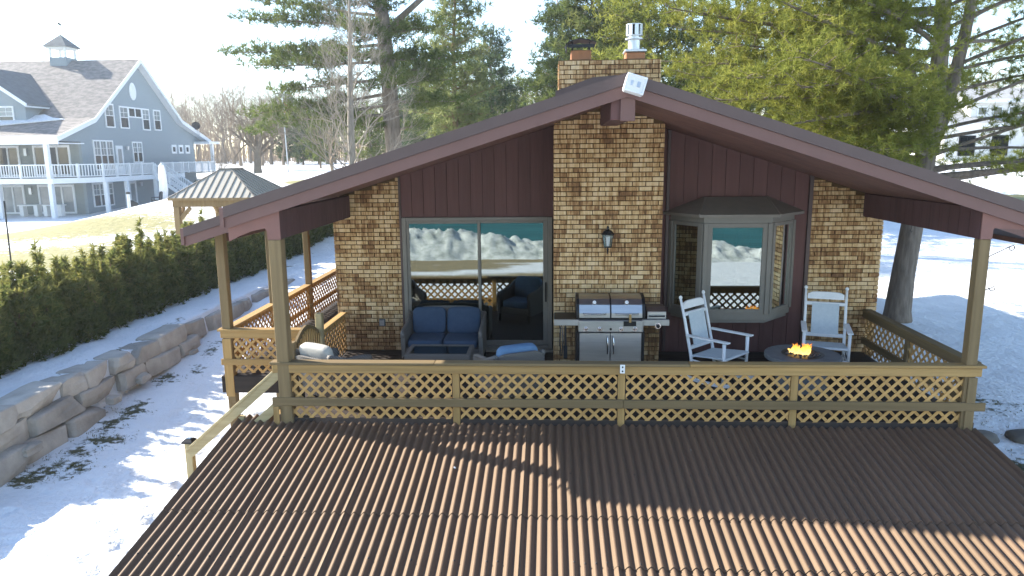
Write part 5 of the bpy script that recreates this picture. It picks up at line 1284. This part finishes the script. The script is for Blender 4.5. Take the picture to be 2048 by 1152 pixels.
# porch posts, deck and rails
DK = 2.1
for x in (-39.55, -43.9, -48.3): MB().cbox(x-.16, x+.16, Y0+.05, Y0+.37, -1.3, 4.9).build('porch_column', 'house_white', bh)
MB().box(-75, -39.3, Y0+.1, YF, DK-.12, DK).box(GX, -37.0, 58.6, 72.0, DK-.12, DK).prism([(-39.3, Y0+.1, DK-.12), (-37, 58.6, DK-.12), (GX, 58.6, DK-.12), (-39.3, YF, DK-.12)], (0, 0, .12)).box(GX, -37.6, 72, 80, DK-.12, DK).build('porch_floor', 'shaded_siding', bh)
def rail_run(p, q, zb, zt, name='porch_rail', posts=3, dens=.21, first=0):
    p, q = Vector(p), Vector(q); L = (q-p).length; n = int(L/dens); rl = MB()
    up = Vector((0, 0, 1))
    rl.beam(p+up*(zt), q+up*(zt), .1, .09); rl.beam(p+up*(zb+.1), q+up*(zb+.1), .06, .07)
    o = rl.build(name, 'house_white', bh)
    ba = MB()
    for i in range(1, n): c = p.lerp(q, i/n); ba.box(c.x-.028, c.x+.028, c.y-.028, c.y+.028, c.z+zb+.13, c.z+zt-.04)
    ba.build('baluster', 'house_white', o, kind='stuff')
    for i in range(first, posts+1): c = p.lerp(q, i/posts); MB().box(c.x-.075, c.x+.075, c.y-.075, c.y+.075, c.z+zb-.02, c.z+zt+.08).build('rail_post', 'house_white', o)
rail_run((-75, Y0+.2, DK), (-39.7, Y0+.2, DK), .02, 1.05, posts=16)
rail_run((-39.4, Y0+.3, DK), (-37.05, 58.7, DK), .02, 1.05, posts=2); rail_run((-37.05, 58.7, DK), (-37.05, 66.4, DK), .02, 1.05, posts=4, first=1); rail_run((-37.05, 68.0, DK), (-37.05, 72.0, DK), .02, 1.05, posts=2)
MB().box(-75, -39.2, Y0-.02, Y0+.08, DK-.42, DK-.0).prism([(-39.2, Y0, DK-.42), (-36.95, 58.6, DK-.42), (-37.05, 58.6, DK-.42), (-39.3, Y0+.1, DK-.42)], (0, 0, .42)).box(-37.0, -36.92, 58.6, 72, DK-.42, DK).build('deck_fascia', 'house_white', bh)
for y in (58.8, 61.8, 66.5): MB().cbox(-37.15, -36.85, y-.14, y+.14, -1.3, DK-.42).build('deck_column', 'house_white', bh)
# stair from the side deck toward the back
for i in range(14): MB().box(-37.0+.285*i, -37.0+.285*i+.31, 66.5, 67.9, DK-.2*(i+1), DK-.2*(i+1)+.05).build('stair_tread', 'house_white', bh)
for y in (66.46, 67.94):
    rail_run((-36.9, y, DK-.05), (-33.0, y, DK-2.75), .05, 1.0, 'stair_rail', 3, .2); MB().beam((-37, y, DK-.2), (-33.0, y, DK-3.0), .06, .3).build('stair_stringer', 'house_white', bh)
rail_run((-37.5, 72.4, DK), (-37.5, 80.0, DK), .02, 1.05, posts=5)
MB().cbox(-37.9, -37.6, 80.0, 80.3, 1.5, 5.3).build('porch_column', 'house_white', bh)
MB().box(-41, -37.3, 78.6, 81.3, 5.1, 5.35).build('eave_board', 'house_white', bh)
# cupola
cx, cy = -45.85, 68.46
cu = MB().box(cx-.8, cx+.8, cy-.8, cy+.8, 11.6, 12.95).build('cupola', 'blue_siding', bh)
for a in (-1, 1):
    for b in (-1, 1): MB().box(cx+a*.72-.08, cx+a*.72+.08, cy+b*.72-.08, cy+b*.72+.08, 12.95, 13.75).build('cupola_post', 'house_white', cu)
MB().box(cx-.95, cx+.95, cy-.95, cy+.95, 13.75, 13.9).build('cupola_beam', 'house_white', cu)
e = [(cx+a*1.18, cy+b*1.18, 13.9) for a, b in ((-1, -1), (1, -1), (1, 1), (-1, 1))]
MB().add(e+[(cx, cy, 15.1)], [(3, 2, 1, 0), (0, 1, 4), (1, 2, 4), (2, 3, 4), (3, 0, 4)]).build('cupola_roof', 'dark_shingle', cu)
MB().tube([(cx, cy, 15.05), (cx, cy, 15.95)], .025, 6).build('vane_rod', 'house_white', cu); MB().prism([(cx-.2, cy, 16.05), (cx+.16, cy, 15.85), (cx+.2, cy, 15.98), (cx-.05, cy, 16.2)], (0, .04, 0)).build('weather_vane', 'dark_iron', cu)
# satellite dish on the far eave
sd_ = thing('satellite_dish', 'small dark satellite dish at the far eave of the blue house', 'satellite dish', (GX+.5, 79.5, 6.2))
q = px(392, 252, 1, 78); MB().lathe([(.02, 0), (.24, .04), (.42, .12), (.43, .135), (.24, .07), (.02, .03)], (0, 0, 0), 20).build('dish', 'dark_iron', sd_); sd_.children[0].rotation_euler = (R(80), 0, R(25))
MB().tube([(0, .05, 0), (.1, .3, -.3), (.1, .4, -1.0)], .05, 6).build('mast', 'galv', sd_)
for ch_ in sd_.children: ch_.data.transform(Matrix.Translation(Vector(sd_.location)) if False else Matrix.Identity(4))
for ch_ in sd_.children:
    for v in ch_.data.vertices: v.co += Vector(ORG[sd_.name])
sd_.location = (q.x, 78, q.z)
# yard things by the blue house
um = thing('patio_umbrella', 'closed white patio umbrella standing beside the blue house stair', 'umbrella', (-31.1, 57, gz(-31.1, 57)))
zz = gz(-31.1, 57); MB().lathe([(.03, .3), (.25, .45), (.34, 1.2), (.30, 2.4), (.2, 3.15), (.03, 3.35)], (-31.1, 57, zz), 10).build('canopy', 'umbrella', um); MB().tube([(-31.1, 57, zz), (-31.1, 57, zz+3.45)], .03, 6).lathe([(.3, 0), (.3, .06)], (-31.1, 57, zz), 12).build('pole', 'galv', um)
def iron_chair(x, y, rz, lb):
    t = thing('iron_chair', lb, 'chair', (x, y, gz(x, y)), rz, 'black iron patio chairs', local=True)
    MB().cbox(-.3, .3, -.3, .3, .42, .48).build('seat', 'dark_iron', t); MB().prism([(-.3, .28, .48), (.3, .28, .48), (.28, .36, 1.05), (.1, .38, 1.15), (-.1, .38, 1.15), (-.28, .36, 1.05)], (0, .05, 0)).build('backrest', 'dark_iron', t)
    for a in (-.27, .27):
        for b in (-.27, .27): MB().tube([(a, b, 0), (a, b, .44)], .025, 5).build('leg', 'dark_iron', t)
        MB().tube([(a, -.27, .44), (a, -.27, .68), (a, .3, .7)], .025, 5).build('arm', 'dark_iron', t)
tb = thing('iron_table', 'black iron patio table with snow on it beside the closed umbrella', 'table', (-32.2, 56.2, gz(-32.2, 56.2)), local=True)
MB().lathe([(.7, .70), (.72, .74), (.7, .76)], (0, 0, 0), 20).build('table_top', 'dark_iron', tb); MB().lathe([(.6, .765), (.5, .81)], (0, 0, 0), 14).build('snow_cap', 'snow_bit', tb)
for k in range(4): a = k*1.57+.6; MB().tube([(.5*math.cos(a), .5*math.sin(a), 0), (.35*math.cos(a), .35*math.sin(a), .72)], .03, 5).build('leg', 'dark_iron', tb)
iron_chair(-33.3, 56.6, R(80), 'black iron patio chair on the house side of the iron table'); iron_chair(-32.3, 55.1, R(180), 'black iron patio chair on the near side of the iron table'); iron_chair(-31.2, 56.0, R(-85), 'black iron patio chair nearest to the closed umbrella')
for i, (x, lb) in enumerate(((-42.6, 'tan side table in the lower porch beside the corner column'), (-40.6, 'tan side table in the lower porch between the two columns'))):
    t = thing('porch_table', lb, 'table', (x, 57.2, -1.0), local=True); MB().cbox(-.85, .85, -.35, .35, .86, .95).build('table_top', 'cream', t)
    for a in (-.6, .6): MB().cbox(a-.16, a+.16, -.25, .25, 0, .86).build('pedestal', 'cream', t)
t = thing('box_shrub', 'clipped dark green shrub at the far corner of the blue house', 'shrub', (0, 0, 0)); T = Tree(); pr = random.Random(3); q = px(415, 352, 1, 74); zz = gz(q.x, 74)
for i in range(900): c = Vector((q.x+pr.uniform(-1, 1)*1.0, 74+pr.uniform(-.8, .8), zz+pr.uniform(.1, 1.15))); T.tuft(c, Vector((0, 0, 1)), .3)
T.w.tube([(q.x, 74, zz-.1), (q.x, 74, zz+.8)], .08, 6); T.finish(t, 'bark', 'needles_dark', 6, .3, .04, 4, .8, 0, 'foliage')
for i, (a, b, Yd, h, lb) in enumerate(((264, 462, 43, .75, 'short white capped post standing in the snow before the blue house'), )):
    q = px(a, b, 1, Yd); zz = gz(q.x, Yd); t = thing('marker_post', lb, 'post', (q.x, Yd, zz)); MB().tube([(q.x, Yd, zz-.2), (q.x, Yd, zz+h)], .09, 10).build('shaft', 'galv', t); MB().lathe([(.12, h), (.12, h+.1), (.03, h+.14)], (q.x, Yd, zz), 10).build('cap', 'dark_iron', t)
q = px(14, 485, 0, -13.5); zz = gz(-13.5, q.y); t = thing('garden_stake', 'thin black iron garden stake at the left edge of the lawn', 'stake', (-13.5, q.y, zz)); qt = px(8, 402, 1, q.y)
MB().tube([(-13.5, q.y, zz-.1), (qt.x, q.y, qt.z)], .018, 6).build('rod', 'dark_iron', t)
# flagpole
q = px(577, 345, 1, 60); zz = gz(q.x, 60); t = thing('flagpole', 'slim white flagpole with a limp striped flag in the snowy field', 'flagpole', (q.x, 60, zz))
zt = px(573, 200, 1, 60).z; MB().tube([(q.x, 60, zz-.2), (q.x-.12, 60, zt)], [.06, .04], 8).lathe([(.03, 0), (.08, .06), (.03, .12)], (q.x-.12, 60, zt), 8).build('pole', 'galv', t)
fl = MB().box(0, .01, 0, .01, 0, .01)
for i in range(7):
    m_ = MB(); z1 = zt-.15-.17*i
    pts = [(q.x-.1+.62*(j/6), 60+.10*math.sin(j*1.9+i*.4), z1-.55*(j/6)**1.5) for j in range(7)]
    m_.prism(pts+[(x, y, z-.17) for x, y, z in reversed(pts)], (0, .01, 0)).build('stripe', 'flag_red' if i % 2 == 0 else 'flag_white', t)
m_ = MB(); pts = [(q.x-.1+.26*(j/3), 59.985+.10*math.sin(j*.8), zt-.15-.55*(j/6)**1.5) for j in range(4)]; m_.prism(pts+[(x, y, z-.6) for x, y, z in reversed(pts)], (0, -.01, 0)).build('canton', 'flag_blue', t)

# ================================================================== gazebo behind the hedge
gzb = thing('gazebo', 'open wooden gazebo with a tan ribbed metal hip roof behind the hedge', 'gazebo', (-12.9, 28.7, -.4))
x0, x1, y0, y1, ze = -14.6, -11.2, 27.0, 30.9, 2.07
rgz = gz(-13, 29)
for a in (x0+.22, x1-.22):
    for b in (y0+.22, y1-.22):
        MB().cbox(a-.11, a+.11, b-.11, b+.11, rgz-.3, ze-.33, .01).build('post', 'cedar', gzb)
        for sx, sy in ((1 if a < -13 else -1, 0), (0, 1 if b < 29 else -1)):
            MB().beam((a+sx*.12, b+sy*.12, ze-.78), (a+sx*.52, b+sy*.52, ze-.36), .09, .14).build('brace', 'cedar', gzb)
MB().cbox(x0+.08, x1-.08, y0+.14, y0+.30, ze-.33, ze-.03).build('beam', 'cedar', gzb); MB().cbox(x0+.08, x1-.08, y1-.3, y1-.14, ze-.33, ze-.03).build('beam', 'cedar', gzb)
MB().cbox(x0+.14, x0+.30, y0+.3, y1-.3, ze-.33, ze-.03).build('beam', 'cedar', gzb); MB().cbox(x1-.30, x1-.14, y0+.3, y1-.3, ze-.33, ze-.03).build('beam', 'cedar', gzb)
cxm, cym, zt = (x0+x1)/2, (y0+y1)/2, 3.12; tw, td = .22, .5
E_ = [Vector((x0, y0, ze)), Vector((x1, y0, ze)), Vector((x1, y1, ze)), Vector((x0, y1, ze))]; Tt = [Vector((cxm-tw, cym-td, zt)), Vector((cxm+tw, cym-td, zt)), Vector((cxm+tw, cym+td, zt)), Vector((cxm-tw, cym+td, zt))]
for i in range(4):
    a, b, c, d = E_[i], E_[(i+1) % 4], Tt[(i+1) % 4], Tt[i]; nrm = (b-a).cross(d-a).normalized()
    n = 12; fl_ = (b-a).normalized(); w_ = (b-a).length
    for k in range(n):                                               # metal panels between seams
        u0, u1 = k/n, (k+1)/n
        def topat(u):
            s = u*w_; lo, hi = (d-a).dot(fl_), (c-a).dot(fl_); h = min(1, s/lo if s < lo else ((w_-s)/(w_-hi) if s > hi else 1)); base = a+fl_*s; q = d-a; perp = q-fl_*q.dot(fl_); return base+perp*h
        P_ = [a+fl_*(u0*w_), a+fl_*(u1*w_), topat(u1), topat(u0)]
        MB().prism(P_, nrm*.02).build('roof_panel', 'tan_metal', gzb)
        if 0 < k: MB().beam(a+fl_*(u0*w_)+nrm*.03, topat(u0)+nrm*.03, .035, .03, up=nrm, c=.002).build('roof_seam', 'tan_metal_seam', gzb)
    MB().beam(a+nrm*.02, d+nrm*.02, .07, .05, c=.004).build('hip_cap', 'tan_metal_seam', gzb); MB().beam(a-Vector((0, 0, .03)), b-Vector((0, 0, .03)), .06, .1, c=.004).build('eave_trim', 'cedar', gzb)
MB().box(cxm-tw-.06, cxm+tw+.06, cym-td-.06, cym+td+.06, zt-.02, zt+.06).build('roof_cap', 'tan_metal_seam', gzb)

# ================================================================== cream house far right
wh = thing('white_house', 'pale two storey house with a grey roof and dormer beyond the great pine', 'house', (44, 78, 2))
z0 = gz(42, 76)-.5
MB().box(39.6, 62, 76, 88, z0, 6.0).build('wall', 'cream', wh); MB().box(39.2, 62, 75.4, 76, 5.85, 6.2).build('eave', 'house_white', wh)
MB().prism([(39.0, 75.3, 6.2), (39.0, 82, 9.6), (39.0, 88.7, 6.2)], (24, 0, 0)).build('roof', 'grey_roof', wh)
MB().box(42.2, 52, 76.6, 81, 6.4, 8.4).build('dormer_wall', 'cream', wh); MB().prism([(41.6, 76.1, 8.4), (41.6, 80, 9.9), (41.6, 83, 8.4)], (11, 0, 0)).build('dormer_roof', 'grey_roof', wh); MB().box(41.6, 52.4, 76.0, 76.12, 8.2, 8.55).build('dormer_eave', 'house_white', wh)
for k in range(6): win(wh, 'y', 76.6, 42.8+k*1.5, 43.8+k*1.5, 6.95, 7.9, 1, .12, split=False, out=-1)
for k in range(4): win(wh, 'y', 76.0, 41+k*3.2, 42.6+k*3.2, 3.0, 5.0, 1, .14, 'curtain_window', out=-1)
win(wh, 'x', 39.6, 78, 79.6, 3.2, 5.2, 1, .14, out=-1)
for k in range(4): win(wh, 'y', 76.0, 41+k*3.2, 42.6+k*3.2, 3.0, 5.0, 1, .14, out=-1)
win(wh, 'x', 39.6, 78, 79.6, 3.2, 5.2, 1, .14, out=-1)
hz = MB().box(-120, 130, -45, 175, -5.2, 24).build('haze', 'snow_bit'); hz['kind'] = 'stuff'
hm = bpy.data.materials.new('haze'); hm.use_nodes = True; n = hm.node_tree; n.nodes.clear()
o_ = n.nodes.new('ShaderNodeOutputMaterial'); v_ = n.nodes.new('ShaderNodeVolumePrincipled'); v_.inputs['Color'].default_value = (.9, .95, 1, 1); v_.inputs['Density'].default_value = .0007; v_.inputs['Anisotropy'].default_value = .5
n.links.new(v_.outputs[0], o_.inputs['Volume']); hz.data.materials.clear(); hz.data.materials.append(hm)
